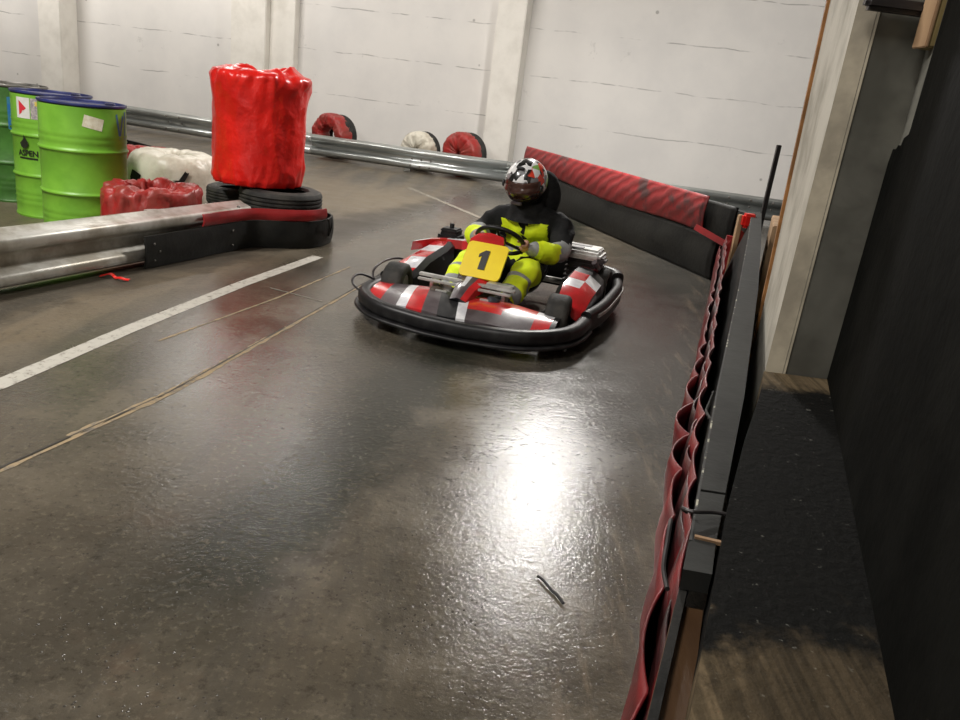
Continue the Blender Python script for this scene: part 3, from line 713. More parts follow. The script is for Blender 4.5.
for (x, y, z, R_, W_, sd, lab) in ((-3.9, 8.55, .13, .33, .24, 2.2, 'red plastic wrapped tyre peeping out behind the white one beside the first barrel'),
                                   (-2.62, 7.95, .12, .33, .24, 3.9, 'red plastic wrapped tyre half hidden left of the tall red stack')):
    o = link('tyre_bundle', wrapped_tyre_bm(R_, W_, sd, .02), 'red_dusty', smooth=True); o.location = (x, y, z); tag(o, lab, 'wrapped tyre', 'plastic wrapped tyres')
# low dark belt behind the wrapped tyres
bm = bmesh.new(); rings = []
for k in range(21):
    p = Vector((-4.9, 10.15, 0)).lerp(Vector((-2.3, 8.35, 0)), k / 20); n = Vector((.57, .82, 0)); o_ = .01 * math.sin(k)
    rings.append([p + n * o_, p + n * (o_ + .03), p + n * (o_ + .03) + Vector((0, 0, .15)), p + n * o_ + Vector((0, 0, .15))])
loft(bm, rings); tag(link('rubber_belt', bm, 'rubber'), 'low dark rubber belt standing on the floor behind the white wrapped tyre', 'rubber belt')

# far tyres standing upright between the guardrail and the wall
for (X, Y, z, R_, W_, mt, sd, rz, lab) in (
        (-2.78, 12.72, .335, .33, .26, 'red_dusty', 5.5, -.35, 'red wrapped tyre standing upright against the back wall, nearest the tall red stack'),
        (-1.36, 12.42, .30, .29, .22, 'white_plastic', 7.3, -.3, 'white wrapped tyre standing upright behind the far guardrail'),
        (-.68, 12.28, .335, .33, .24, 'red_dusty', 9.1, -.4, 'red wrapped tyre standing upright behind the guardrail beside the pillar')):
    t = empty('tyre_bundle', (X, Y, z), WA + rz); tag(t, lab, 'wrapped tyre', 'wrapped tyres behind the far guardrail')
    bm = wrapped_tyre_bm(R_, W_, sd, .02, hole=.45 if sd < 6 else .12); bmesh.ops.rotate(bm, verts=bm.verts[:], matrix=Matrix.Rotation(PI / 2, 3, 'X'))
    link('plastic_wrap', bm, mt, t, smooth=True)
    bm = tyre_bm(R_ * 1.0, W_ * .9, 40); bmesh.ops.rotate(bm, verts=bm.verts[:], matrix=Matrix.Rotation(PI / 2, 3, 'X')); bmesh.ops.translate(bm, verts=bm.verts[:], vec=(0, W_ * .55, 0))
    link('bare_tyre', bm, 'tyre', t, smooth=True)

# ------------------------------------------------------------------ green barrels
def barrel(loc, rz, green, rim, label, extras):
    t = empty('steel_barrel', loc, rz); tag(t, label, 'barrel', 'green steel barrels')
    R, H = .263, .88; pr = [(0.001, .01), (R - .01, .01), (R + .004, .0), (R + .006, .012), (R, .022)]
    def ring(z): return [(R, z - .02), (R + .004, z - .012), (R + .011, z - .004), (R + .011, z + .004), (R + .004, z + .012), (R, z + .02)]
    def small(z): return [(R, z - .012), (R + .003, z), (R, z + .012)]
    z = .06
    for zz in (.1, .14, .18): pr += small(zz)
    pr += ring(.30)
    pr += ring(.58)
    for zz in (.64, .68): pr += small(zz)
    pr += [(R, .855)]
    bm = bmesh.new(); lathe(bm, pr, 72); o = autosmooth(link('body', bm, green, t), 40)
    bm = bmesh.new(); lathe(bm, [(R, .862), (R + .005, .864), (R + .007, .872), (R + .004, .879), (R - .004, .879), (R - .007, .872), (R - .007, .858)], 72)
    autosmooth(link('rim', bm, rim, t), 40)
    bm = bmesh.new(); lathe(bm, [(0.0001, .862), (.15, .860), (R - .02, .857), (R - .009, .860)], 72); autosmooth(link('lid', bm, 'lid', t), 40)
    for xx, rr in ((.17, .035), (-.18, .02)):
        bm = bmesh.new(); lathe(bm, [(rr, .857), (rr, .872), (rr * .8, .877), (.0001, .877)], 20, center=(xx * .6, xx, 0)); link('bung', bm, rim, t)
    extras(t, R)
    return t
def curved(par, name, mt, ang, zc, w_, h_, R, tilt=0., n=10, dz=.0015):
    bm = bmesh.new(); rows = []
    for i in range(n + 1):
        row = []
        for j in range(2):
            x = (i / n - .5) * w_; z = (j - .5) * h_; x2 = x * math.cos(tilt) - z * math.sin(tilt); z2 = x * math.sin(tilt) + z * math.cos(tilt)
            a = ang + x2 / R; row.append(((R + dz) * math.cos(a), (R + dz) * math.sin(a), zc + z2))
        rows.append(row)
    loft(bm, rows, closed=False, caps=False); return link(name, bm, mt, par)
def bend_poly(par, name, mt, ang, zc, polys, R, dz=.0015):
    bm = bmesh.new()
    for poly in polys:
        va = [bm.verts.new(((R + dz) * math.cos(ang + x / R), (R + dz) * math.sin(ang + x / R), zc + z)) for x, z in poly]
        f = bm.faces.new(va)
    return link(name, bm, mt, par)
def text_on(par, body, size, ang, zc, R, mt='print_dark'):
    cu = bpy.data.curves.new('lettering', 'FONT'); cu.body = body; cu.size = size; cu.align_x = 'CENTER'; cu.offset = size * .03
    tmp = bpy.data.objects.new('lettering', cu); C.objects.link(tmp); dg = bpy.context.evaluated_depsgraph_get(); dg.update()
    me = bpy.data.meshes.new_from_object(tmp.evaluated_get(dg)); bpy.data.objects.remove(tmp)
    for v in me.vertices:
        a = ang + v.co.x / R; z = v.co.y; v.co = ((R + .002) * math.cos(a), (R + .002) * math.sin(a), zc + z)
    me.materials.clear(); me.materials.append(M[mt]); o = bpy.data.objects.new('lettering', me); C.objects.link(o); o.parent = par; return o
VA = -PI / 2 + .49  # angle facing the camera
def ex1(t, R):
    curved(t, 'paper_sticker', 'sticker', VA + .22, .765, .12, .075, R, -.22)
    bend_poly(t, 'spray_mark', 'blue_spray', VA + 1.0, .72, [[(-.05, .10), (-.035, .11), (-.005, -.04), (-.02, -.05)], [(-.02, -.05), (-.005, -.05), (.035, .09), (.02, .10)], [(.05, .12), (.07, .12), (.06, -.06), (.045, -.05)]], R)
def ex2(t, R):
    curved(t, 'hazard_label', 'haz_white', VA - .86, .765, .11, .14, R)
    bend_poly(t, 'hazard_diamond', 'haz_red', VA - .86, .765, [[(-.03, .05), (-.005, .03), (.03, 0), (-.005, -.03), (-.03, -.05)]], R, .003)
    curved(t, 'printed_label', 'haz_grey', VA - .42, .765, .11, .14, R, dz=.001)
    curved(t, 'printed_square', 'haz_yellow', VA - .44, .80, .035, .03, R, dz=.003)
    text_on(t, 'ASPEN', .055, VA - .78, .44, R + .003)
    curved(t, 'text_bar', 'print_dark', VA - .78, .422, .145, .012, R, dz=.003)
    bend_poly(t, 'leaf_emblem', 'print_dark', VA - .84, .53, [[(0, .055), (.012, .03), (.03, .005), (.03, -.015), (.015, -.035), (-.005, -.04), (-.025, -.03), (-.035, -.005), (-.02, .01), (-.008, .02)]], R, .012)
def ex3(t, R):
    bend_poly(t, 'spray_mark', 'blue_spray', VA + .44, .66, [[(-.12, .13), (-.03, .15), (.0, .10), (.04, .02), (.10, .0), (.11, -.13), (-.02, -.16), (-.12, -.10)]], R, .012)
barrel((-2.82, 5.31, 0), 0, 'green', 'blue_rim', 'bright green steel barrel with pale sticker and blue V mark, nearest the near guardrail', ex1)
barrel((-3.325, 5.84, 0), .12, 'green', 'blue_rim', 'green steel barrel with red hazard label and dark lettering, middle of the three', ex2)
barrel((-3.90, 6.27, 0), 0, 'green_dark', 'bolt', 'darker green steel barrel with blue smudge and dusty lid, at the left edge', ex3)

# ------------------------------------------------------------------ litter on the floor
bm = bmesh.new(); tube(bm, catmull([(.235, 1.86, .006), (.25, 1.84, .008), (.272, 1.80, .006), (.285, 1.78, .007), (.299, 1.75, .006)], 6), [.004] * 25, 6)
tag(link('rubber_shred', bm, 'rubber'), 'thin bent dark rubber shred lying on the floor in the lower middle', 'rubber shred')
bm = bmesh.new(); rings = []
for k in range(11):
    q = k / 10; c = Vector((-2.20 + .17 * q, 4.26 + .03 * math.sin(q * 6), .006 + .012 * math.sin(q * PI * 2) ** 2)); rings.append([c + Vector((0, -.012, 0)), c + Vector((0, .012, .004)), c + Vector((0, .012, .007)), c + Vector((0, -.012, .003))])
loft(bm, rings); tag(link('plastic_scrap', bm, 'red_plastic'), 'small red plastic scrap lying in front of the near guardrail', 'plastic scrap')

# ------------------------------------------------------------------ kart (local x = across, y = towards the rear, z = up)
KLOC, KROT = (-.22, 3.80, 0), math.radians(-17)
kart = empty('racing_kart', KLOC, KROT); tag(kart, 'red, white and black racing kart with yellow number 1 plate on the track', 'kart')
def rrect(w_, h_, r, n=4):
    out = []
    for cx0, cy0, a0 in ((w_ / 2 - r, h_ / 2 - r, 0), (-w_ / 2 + r, h_ / 2 - r, PI / 2), (-w_ / 2 + r, -h_ / 2 + r, PI), (w_ / 2 - r, -h_ / 2 + r, 3 * PI / 2)):
        for k in range(n + 1): a = a0 + PI / 2 * k / n; out.append((cx0 + r * math.cos(a), cy0 + r * math.sin(a)))
    return out
def sweep(bm, pts, sec, closed=False, fmi=None, mi=0, scale=None):
    n = len(pts); rings = []
    for i, p in enumerate(pts):
        if closed: tt = (pts[(i + 1) % n] - pts[i - 1])
        else: tt = (pts[min(i + 1, n - 1)] - pts[max(i - 1, 0)])
        tt.z = 0; tt.normalize(); nn = Vector((tt.y, -tt.x, 0)); s = scale(i) if scale else 1
        rings.append([p + nn * a * s + Vector((0, 0, b * s)) for a, b in sec])
    if closed: rings.append(rings[0])
    loft(bm, rings, True, not closed, mi, fmi)
    bmesh.ops.remove_doubles(bm, verts=bm.verts[:], dist=1e-6)
# front bumper
fb = catmull([(-.62, .62, .11), (-.61, .40, .11), (-.54, .22, .11), (-.38, .09, .105), (-.15, .04, .10), (0, .03, .10), (.15, .04, .10), (.38, .09, .105), (.54, .22, .11), (.61, .40, .11), (.62, .62, .11)], 6)
bm = bmesh.new(); sweep(bm, fb, rrect(.075, .08, .028)); autosmooth(link('front_bumper', bm, 'k_black', kart), 50)
bm = bmesh.new(); fb2 = [p * 1.0 + Vector((0, -.012 if abs(p.x) < .6 else 0, -.045)) for p in fb]; sweep(bm, fb2, rrect(.10, .018, .008)); autosmooth(link('bumper_strip', bm, 'k_black', kart), 50)
# coloured nose panel between bumper and cross bar
bm = bmesh.new(); rings = []; cols = []
xs = [-.53 + 1.06 * k / 132 for k in range(133)]
for x_ in xs:
    x = x_; y0 = .05 + .58 * abs(x) ** 2.2; y1 = .34 + .12 * abs(x); row = []
    for j in range(7):
        q = j / 6; x = x_ - .10 * q * (1 - abs(x_) / .53); y = y0 + (y1 - y0) * q; z = .145 + .055 * math.sin(q * PI * .6) - .03 * abs(x) + .012 * math.sin(abs(x) * 9)
        row.append((x, y, z))
    for j in range(6, -1, -1): a, b, c = row[j]; row.append((a, b, c - .03))
    rings.append(row)
def nose_col(i, j):
    x = xs[i]
    jj = j if j < 7 else 13 - j
    sl = x
    if -.05 < sl < .05: return 0
    if .05 <= sl < .10: return 1
    if .10 <= sl < .27: return 2 if jj > 1 else 3
    if .27 <= sl < .42: return 3 if jj < 3 else 2
    if .42 <= sl < .50: return 1 if jj >= 4 else 2
    if -.14 < sl <= -.05: return 3
    if -.24 < sl <= -.14: return 2
    if -.30 < sl <= -.24: return 1
    if -.42 < sl <= -.30: return 3
    if -.56 < sl <= -.42: return 2
    return 0
loft(bm, rings, fmi=nose_col); autosmooth(link('nose_panel', bm, ['k_black', 'k_white', 'k_red', 'k_grey'], kart), 50)
# silver cross bar above the nose
bm = bmesh.new(); box(bm, (-.02, .385, .262), (.56, .03, .018), bev=.004); box(bm, (-.02, .345, .245), (.54, .022, .014), bev=.003); box(bm, (.17, .40, .278), (.15, .05, .016), bev=.004); box(bm, (-.22, .42, .20), (.02, .1, .1), bev=.004); box(bm, (.2, .42, .20), (.02, .1, .1), bev=.004)
link('cross_bar', bm, 'k_silver', kart)
# number fairing
bm = bmesh.new(); st = [(.22, .20, .05, .03), (.32, .245, .065, .035), (.40, .265, .085, .04), (.47, .285, .11, .045), (.55, .37, .12, .05), (.61, .465, .11, .05), (.67, .49, .085, .03)]
rings = []
for y, z, hw, th in st:
    rings.append([(-hw, y, z - th), (-hw * .9, y - .01, z), (-hw * .35, y - .02, z + .012), (0, y - .022, z + .016), (hw * .35, y - .02, z + .012), (hw * .9, y - .01, z), (hw, y, z - th), (0, y + .02, z - th * 1.1)])
def fcol(i, j):
    if i >= 4: return 1
    if j in (2,): return 2 if i in (1, 2) else 3
    if j in (3,): return 3
    if j in (4, 5): return 1 if i in (0, 1, 2) else 0
    if j == 1: return 3
    return 0
loft(bm, rings, fmi=fcol); autosmooth(link('number_fairing', bm, ['k_black', 'k_red', 'k_white', 'k_grey'], kart), 45)
# yellow number plate with a black 1
pc = Vector((.03, .495, .37)); ux = Vector((1, 0, 0)); tl = math.radians(50); uz = Vector((0, math.cos(tl), math.sin(tl))); un = ux.cross(uz); un = -un if un.y > 0 else un
def on_plate(a, b, c=0): return pc + ux * a + uz * b + un * c
bm = bmesh.new(); sec = rrect(.238, .222, .025); va = [bm.verts.new(on_plate(a, b, .012)) for a, b in sec]; vb = [bm.verts.new(on_plate(a, b, -.002)) for a, b in sec]
bm.faces.new(va); bm.faces.new(vb[::-1]); n = len(va)
for i in range(n): bm.faces.new((va[i], vb[i], vb[(i + 1) % n], va[(i + 1) % n]))
pl = link('number_plate', bm, 'k_yellow', kart)
bm = bmesh.new()
one = [(-.018, -.06), (.020, -.06), (.020, .062), (-.005, .062), (-.035, .035), (-.035, .015), (-.018, .026)]
va = [bm.verts.new(on_plate(a, b, .017)) for a, b in one]; vb = [bm.verts.new(on_plate(a, b, .010)) for a, b in one]; bm.faces.new(va); bm.faces.new(vb[::-1])
for i in range(len(va)): bm.faces.new((va[i], vb[i], vb[(i + 1) % len(va)], va[(i + 1) % len(va)]))
link('digit', bm, 'k_number', pl)
# chassis tubes, floor tray, axles
bm = bmesh.new()
for s in (-1, 1):
    tube(bm, catmull([(s * .20, .12, .07), (s * .26, .5, .06), (s * .33, .9, .06), (s * .33, 1.3, .07), (s * .30, 1.62, .08)], 5), .016, 8)
    tube(bm, [(s * .28, .5, .07), (s * .42, .46, .12)], .014, 8)
    tube(bm, catmull([(s * .33, .62, .07), (s * .50, .64, .09), (s * .62, .68, .10)], 4), .012, 8)
    tube(bm, catmull([(s * .33, 1.18, .07), (s * .50, 1.18, .09), (s * .62, 1.16, .10)], 4), .012, 8)
tube(bm, [(-.22, .16, .07), (.22, .16, .07)], .014, 8); tube(bm, [(-.3, .62, .065), (.3, .62, .065)], .014, 8); tube(bm, [(-.31, 1.6, .08), (.31, 1.6, .08)], .014, 8)
link('chassis_frame', bm, 'dark_steel', kart, smooth=True)
bm = bmesh.new(); prism(bm, [(-.2, .14), (.2, .14), (.3, .8), (-.3, .8)], .04, .05); link('floor_tray', bm, 'k_silver', kart)
bm = bmesh.new(); tube(bm, [(-.56, 1.42, .14), (.56, 1.42, .14)], .02, 12); link('rear_axle', bm, 'k_silver', kart, smooth=True)
# wheels
def wheel(x, y, r, wd_, steer=0):
    wt = tyre = bmesh.new(); h = wd_ / 2
    pr = [(r * .52, -h * .8), (r * .62, -h * .98), (r * .86, -h), (r * .97, -h * .82), (r, -h * .5), (r, h * .5), (r * .97, h * .82), (r * .86, h), (r * .62, h * .98), (r * .52, h * .8), (r * .5, 0), (r * .52, -h * .8)]
    rows = [[wt.verts.new((z, q * math.cos(2 * PI * k / 40), q * math.sin(2 * PI * k / 40))) for k in range(40)] for q, z in pr]
    for a, b in zip(rows, rows[1:]):
        for k in range(40): wt.faces.new((a[k], a[(k + 1) % 40], b[(k + 1) % 40], b[k]))
    bmesh.ops.remove_doubles(wt, verts=wt.verts[:], dist=1e-6)
    o = autosmooth(link('wheel', wt, 'tyre', kart), 50); o.location = (x, y, r); o.rotation_euler = (0, 0, steer)
    bm = bmesh.new(); s = 1 if x > 0 else -1
    lathe(bm, [(r * .53, -h * .8), (r * .5, -h * .8), (r * .46, -h * .3), (r * .2, -h * .1), (r * .2, h * .1), (r * .46, h * .3), (r * .5, h * .8), (r * .53, h * .8)], 30, axis='X')
    autosmooth(link('rim', bm, 'k_silver', o), 40)
    bm = bmesh.new(); lathe(bm, [(.03, -h * .6), (.03, h * .6)], 16, axis='X'); link('hub', bm, 'dark_steel', o)
wheel(-.485, .50, .135, .125, .12); wheel(.485, .50, .135, .125, .12); wheel(-.50, 1.42, .14, .19); wheel(.50, 1.42, .14, .19)
# side pods
def pod(s):
    bm = bmesh.new(); st = [(.60, .16, .10, .46, .575), (.66, .22, .10, .41, .61), (.78, .27, .09, .40, .615), (.92, .285, .09, .40, .615), (1.06, .30, .09, .40, .615), (1.16, .315, .09, .41, .61), (1.24, .30, .10, .42, .59), (1.29, .22, .12, .44, .56)]
    rings = []
    for y, zt, zb, xi, xo in st:
        rings.append([(s * xi, y, zb), (s * xi, y, zt - .03), (s * (xi + .03), y, zt), (s * (xi + .6 * (xo - xi)), y, zt - .01), (s * (xo - .01), y, zt - .06), (s * xo, y, zt - .11), (s * xo, y, zb + .01), (s * (xo - .03), y, zb)])
    def cf(i, j):
        if j in (1, 2, 3):
            if s > 0: return [2, 2, 1, 2, 0, 2, 1][i] if j == 2 else [2, 2, 2, 1, 0, 2, 1][i] if j == 3 else 0
            return [2, 1, 2, 1, 2, 2, 0][i] if j == 2 else [2, 2, 2, 1, 2, 0, 0][i] if j == 3 else 0
        if j == 4: return 3 if i % 3 else 0
        return 0
    loft(bm, rings, fmi=cf); return autosmooth(link('side_pod', bm, ['k_black', 'k_white', 'k_red', 'k_grey'], kart), 30)
pod(-1); pod(1)
# side bumper rails, rear bumper
for s in (-1, 1):
    pts = catmull([(s * .62, .62, .11), (s * .655, .9, .115), (s * .66, 1.2, .12), (s * .655, 1.45, .125), (s * .62, 1.62, .13)], 6)
    bm = bmesh.new(); sweep(bm, pts, rrect(.06, .13, .025)); autosmooth(link('side_bumper', bm, 'k_black', kart), 50)
    bm = bmesh.new(); sweep(bm, [p + Vector((s * .034, 0, .02)) for p in pts[3:-3]], rrect(.008, .022, .003)); link('side_strip', bm, 'k_silver', kart)
bm = bmesh.new(); sweep(bm, catmull([(-.62, 1.62, .14), (-.56, 1.71, .15), (-.3, 1.73, .16), (.3, 1.73, .16), (.56, 1.71, .15), (.62, 1.62, .14)], 6), rrect(.08, .17, .03)); autosmooth(link('rear_bumper', bm, 'k_black', kart), 50)
# seat
bm = bmesh.new(); st = [(.98, .10, .13, .02), (1.08, .075, .17, .05), (1.2, .07, .19, .09), (1.32, .09, .20, .14), (1.42, .16, .20, .12), (1.48, .28, .195, .09), (1.52, .40, .17, .06), (1.54, .46, .12, .02)]
rings = []
for y, z, hw, lip in st:
    r_ = [(-hw, y - lip * .4, z + lip), (-hw * .93, y - .01, z + .03), (-hw * .5, y, z), (0, y, z - .005), (hw * .5, y, z), (hw * .93, y - .01, z + .03), (hw, y - lip * .4, z + lip)]
    rings.append(r_)
loft(bm, rings, closed=False, caps=False); o = link('seat', bm, 'k_black', kart, smooth=True); md = o.modifiers.new('thickness', 'SOLIDIFY'); md.thickness = .012
md = o.modifiers.new('smooth', 'SUBSURF'); md.levels = 1; md.render_levels = 1
# engine and silencer on the driver's left, radiator box on the right
e = bmesh.new(); box(e, (.43, 1.38, .26), (.20, .22, .20), bev=.02)
for k in range(6): box(e, (.43, 1.38, .19 + .03 * k), (.22, .24, .008), bev=.002)
eo = link('engine', e, 'dark_steel', kart)
bm = bmesh.new(); box(bm, (.41, 1.33, .37), (.27, .24, .05), bev=.018); box(bm, (.41, 1.35, .397), (.23, .19, .02), bev=.008); link('engine_cover', bm, 'k_silver', eo)
bm = bmesh.new(); box(bm, (.36, 1.285, .408), (.13, .06, .006), bev=.002); box(bm, (.39, 1.38, .408), (.13, .06, .006), bev=.002); link('cover_label', bm, 'k_white', eo)
bm = bmesh.new(); tube(bm, catmull([(.50, 1.30, .26), (.54, 1.22, .30), (.545, 1.15, .33), (.53, 1.12, .36)], 5), .018, 10); box(bm, (.53, 1.30, .345), (.09, .10, .04), bev=.012); link('exhaust_pipe', bm, 'k_grey', eo, smooth=False)
bm = bmesh.new(); box(bm, (-.50, 1.36, .30), (.15, .15, .09), bev=.02); box(bm, (-.50, 1.36, .355), (.12, .12, .03), bev=.01); tube(bm, [(-.50, 1.36, .36), (-.50, 1.36, .40)], .016, 10); link('air_box', bm, 'k_black', kart)
bm = bmesh.new(); rings = []
for x, y in ((-.60, .98), (-.56, 1.15), (-.48, 1.26), (-.38, 1.30), (-.28, 1.28)):
    rings.append([(x, y - .05, .26), (x, y - .03, .315), (x, y + .03, .315), (x, y + .05, .26)])
loft(bm, rings, fmi=lambda i, j: (0 if i % 2 else 1) if j == 1 else 0); autosmooth(link('air_duct_cover', bm, ['k_red', 'k_white'], kart), 30)
# fuel tank, steering column and wheel, pedals
bm = bmesh.new(); box(bm, (0, .62, .13), (.20, .24, .14), bev=.03); autosmooth(link('fuel_tank', bm, 'k_beige', kart), 60)
sc_ = Vector((0, .86, .435)); col_d = Vector((0, -.62, -.78)).normalized()
bm = bmesh.new(); tube(bm, [sc_, sc_ + col_d * .42], .011, 10); link('steering_column', bm, 'dark_steel', kart, smooth=True)
sa = Vector((1, 0, 0)); sb = col_d.cross(sa).normalized(); SR = .145
bm = bmesh.new(); tube(bm, [sc_ + SR * (math.cos(a) * sa + math.sin(a) * sb) for a in [2 * PI * k / 40 for k in range(40)]], .013, 10, closed=True)
for a in (PI / 2 + .0, PI * 7 / 6, PI * 11 / 6): tube(bm, [sc_, sc_ + SR * (math.cos(a) * sa + math.sin(a) * sb)], .009, 8)
bmesh.ops.create_uvsphere(bm, u_segments=16, v_segments=8, radius=.035, matrix=Matrix.Translation(sc_))
link('steering_wheel', bm, 'k_black', kart, smooth=True)
for s in (-1, 1):
    bm = bmesh.new(); tube(bm, [(s * .12, .34, .07), (s * .13, .30, .18)], .007, 8); box(bm, (s * .13, .295, .19), (.07, .015, .05), bev=.004); link('pedal', bm, 'k_silver', kart)
# nerf bars standing out at the front right corner of the kart
bm = bmesh.new()
tube(bm, catmull([(-.60, .95, .12), (-.64, .93, .19), (-.65, .80, .22), (-.65, .62, .22), (-.64, .50, .19), (-.61, .46, .13)], 5), .007, 8)
tube(bm, catmull([(-.60, .44, .16), (-.65, .38, .19), (-.66, .30, .19), (-.63, .24, .16), (-.56, .24, .12)], 5), .007, 8)
link('guard_bar', bm, 'dark_steel', kart, smooth=True)

# ------------------------------------------------------------------ driver
person = empty('person', KLOC, KROT); tag(person, 'seated person in black and yellow high visibility suit and helmet steering the kart', 'person')
HL, HR = Vector((.138, .872, .42)), Vector((-.135, .865, .43))
verts = []; radii = []; edges = []; tags_ = []
def V(p, r, tg):
    verts.append(Vector(p)); radii.append(r if isinstance(r, tuple) else (r, r)); tags_.append(tg); return len(verts) - 1
def E(a, b): edges.append((a, b))
pel = V((0, 1.27, .185), (.15, .11), 'pants'); bel = V((.02, 1.30, .30), (.175, .13), 'jacket'); che = V((.05, 1.28, .43), (.19, .135), 'jacket')
uch = V((.065, 1.24, .53), (.17, .115), 'jacket'); nck = V((.05, 1.205, .62), .062, 'neck'); nk2 = V((.04, 1.18, .67), .056, 'neck'); hd = V((.035, 1.16, .74), (.078, .085), 'head'); ht = V((.035, 1.16, .81), (.07, .08), 'head')
for a, b in ((pel, bel), (bel, che), (che, uch), (uch, nck), (nck, nk2), (nk2, hd), (hd, ht)): E(a, b)
def arm(s, H, elbow):
    sh = V((.07 + s * .20, 1.24, .53), .088, 'jacket'); ua = V(Vector((.055 + s * .25, 1.18, .455)), .085, 'jacket'); el = V(elbow, .072, 'band')
    d = H - Vector(elbow); fa = V(Vector(elbow) + d * .45, .066, 'sleeve'); cu = V(Vector(elbow) + d * .76, .054, 'sleeve'); wr = V(Vector(elbow) + d * .88, .028, 'hand')
    # palm rests on top of the rim and reaches over it
    rad = (H - sc_).normalized(); tan_ = col_d.cross(rad).normalized()
    if tan_.z < 0: tan_ = -tan_
    pm = V(H - col_d * .022 + Vector((0, .012, 0)), (.042, .034), 'hand')
    E(uch, sh); E(sh, ua); E(ua, el); E(el, fa); E(fa, cu); E(cu, wr); E(wr, pm)
    side = -rad * 1.0
    for k, (t_, ln) in enumerate(((-1.5, .85), (-.5, 1.0), (.5, .95), (1.5, .78))):
        b0 = H - col_d * .020 + tan_ * (-t_ * .021) + rad * .022
        k1 = V(b0 + Vector((0, -.008, 0)), .0125, 'hand'); k2 = V(b0 + col_d * .026 * ln + rad * .004, .0115, 'hand'); k3 = V(b0 + col_d * .040 * ln - rad * .022 * ln, .0105, 'hand'); k4 = V(b0 + col_d * .032 * ln - rad * .040 * ln, .009, 'hand')
        E(pm, k1); E(k1, k2); E(k2, k3); E(k3, k4)
    th0 = V(H - col_d * .018 - rad * .016 + tan_ * .024, .011, 'hand'); th1 = V(H - col_d * .008 - rad * .026 + tan_ * .046, .010, 'hand'); th2 = V(H + col_d * .010 - rad * .024 + tan_ * .062, .0085, 'hand')
    E(pm, th0); E(th0, th1); E(th1, th2)
arm(1, HL, (.315, 1.08, .365)); arm(-1, HR, (-.235, 1.06, .40))
def leg(s, tg):
    hip = V((s * .11, 1.20, .19), .098, 'pants'); th = V((s * .16, 1.0, .25), .10, 'thigh'); kn = V((.03 + s * .175, .78, .29), .088, 'knee'); k2 = V((.028 + s * .175, .72, .27), .084, 'knee')
    c1 = V((.02 + s * .175, .62, .225), .078, 'calf'); c2 = V((.01 + s * .17, .53, .18), .068, 'calf'); an = V((s * .165, .44, .135), .044, tg); he = V((s * .165, .455, .09), .038, tg); bl = V((s * .165, .35, .165), (.042, .034), tg); to = V((s * .165, .295, .215), (.036, .026), tg)
    for a, b in ((pel, hip), (hip, th), (th, kn), (kn, k2), (k2, c1), (c1, c2), (c2, an), (an, he), (an, bl), (bl, to)): E(a, b)
leg(1, 'shoeL'); leg(-1, 'shoeR')
me = bpy.data.meshes.new('body'); me.from_pydata([tuple(v) for v in verts], edges, []); me.update()
tmp = bpy.data.objects.new('body', me); C.objects.link(tmp)
sk = tmp.modifiers.new('skin', 'SKIN'); sk.use_smooth_shade = True; sk.branch_smoothing = .35
for i, sv in enumerate(me.skin_vertices[0].data): sv.radius = radii[i]; sv.use_root = (i == pel)
sd = tmp.modifiers.new('sub', 'SUBSURF'); sd.levels = 3; sd.render_levels = 3
dg = bpy.context.evaluated_depsgraph_get(); dg.update(); bmsh = bpy.data.meshes.new_from_object(tmp.evaluated_get(dg)); bpy.data.objects.remove(tmp)
bmsh.materials.clear()
SM = ['jacket', 'hivis', 'reflective', 'skin', 'shoe', 'shoe_dark']
for k in SM: bmsh.materials.append(M[k])
def near_edge(p):
    best = (9, 0, 0, 0)
    for a, b in edges:
        A_, B_ = verts[a], verts[b]; d = B_ - A_; t_ = max(0, min(1, (p - A_).dot(d) / max(d.length_squared, 1e-9))); ds = (A_ + d * t_ - p).length - (radii[a][0] * (1 - t_) + radii[b][0] * t_) * .9
        if ds < best[0]: best = (ds, a, b, t_)
    return best
for p in bmsh.polygons:
    c = p.center; ds, a, b, t_ = near_edge(c); ta, tb = tags_[a], tags_[b]; tg = tb if t_ > .5 else ta; mi = 0
    if 'hand' in (ta, tb) and (ta == tb or t_ > .35): mi = 3
    elif tg == 'head': mi = 3
    elif tg == 'neck': mi = 0
    elif ta == 'jacket' and tb == 'band': mi = 2 if t_ > .55 else 0
    elif ta == 'band' and tb == 'sleeve': mi = 2 if t_ < .25 else 1
    elif ta == 'sleeve': mi = 1 if not (tb == 'sleeve' and t_ > .8) else 2
    elif tg == 'jacket':
        # yellow chest panels on the front, black shoulders, sides and zip
        x_ = c.x - .055
        if c.y < 1.25 and abs(x_) < .15 and .22 < c.z < .535 and not (c.z > .47 and abs(x_) < (c.z - .46) * .5): mi = 1
        if c.y < 1.25 and abs(x_) < .009: mi = 0
        if c.y < 1.25 and .012 < abs(x_) < .15 and .33 < c.z < .36: mi = 2
    elif tg in ('pants',): mi = 0
    elif tg == 'thigh': mi = 0
    elif ta == 'thigh' and tb == 'knee': mi = 1
    elif tg == 'knee': mi = 1
    elif tg == 'calf':
        mi = 1
        if ta == 'knee' and .3 < t_ < .75 or (ta == 'knee' and tb == 'calf' and .45 < t_ < .8): mi = 2
        if ta == 'calf' and tb == 'calf' and t_ > .5: mi = 2
    elif tg == 'shoeL': mi = 5
    elif tg == 'shoeR': mi = 4
    if ta == 'thigh' and tb == 'knee' and t_ < .25: mi = 0
    p.material_index = mi; p.use_smooth = True
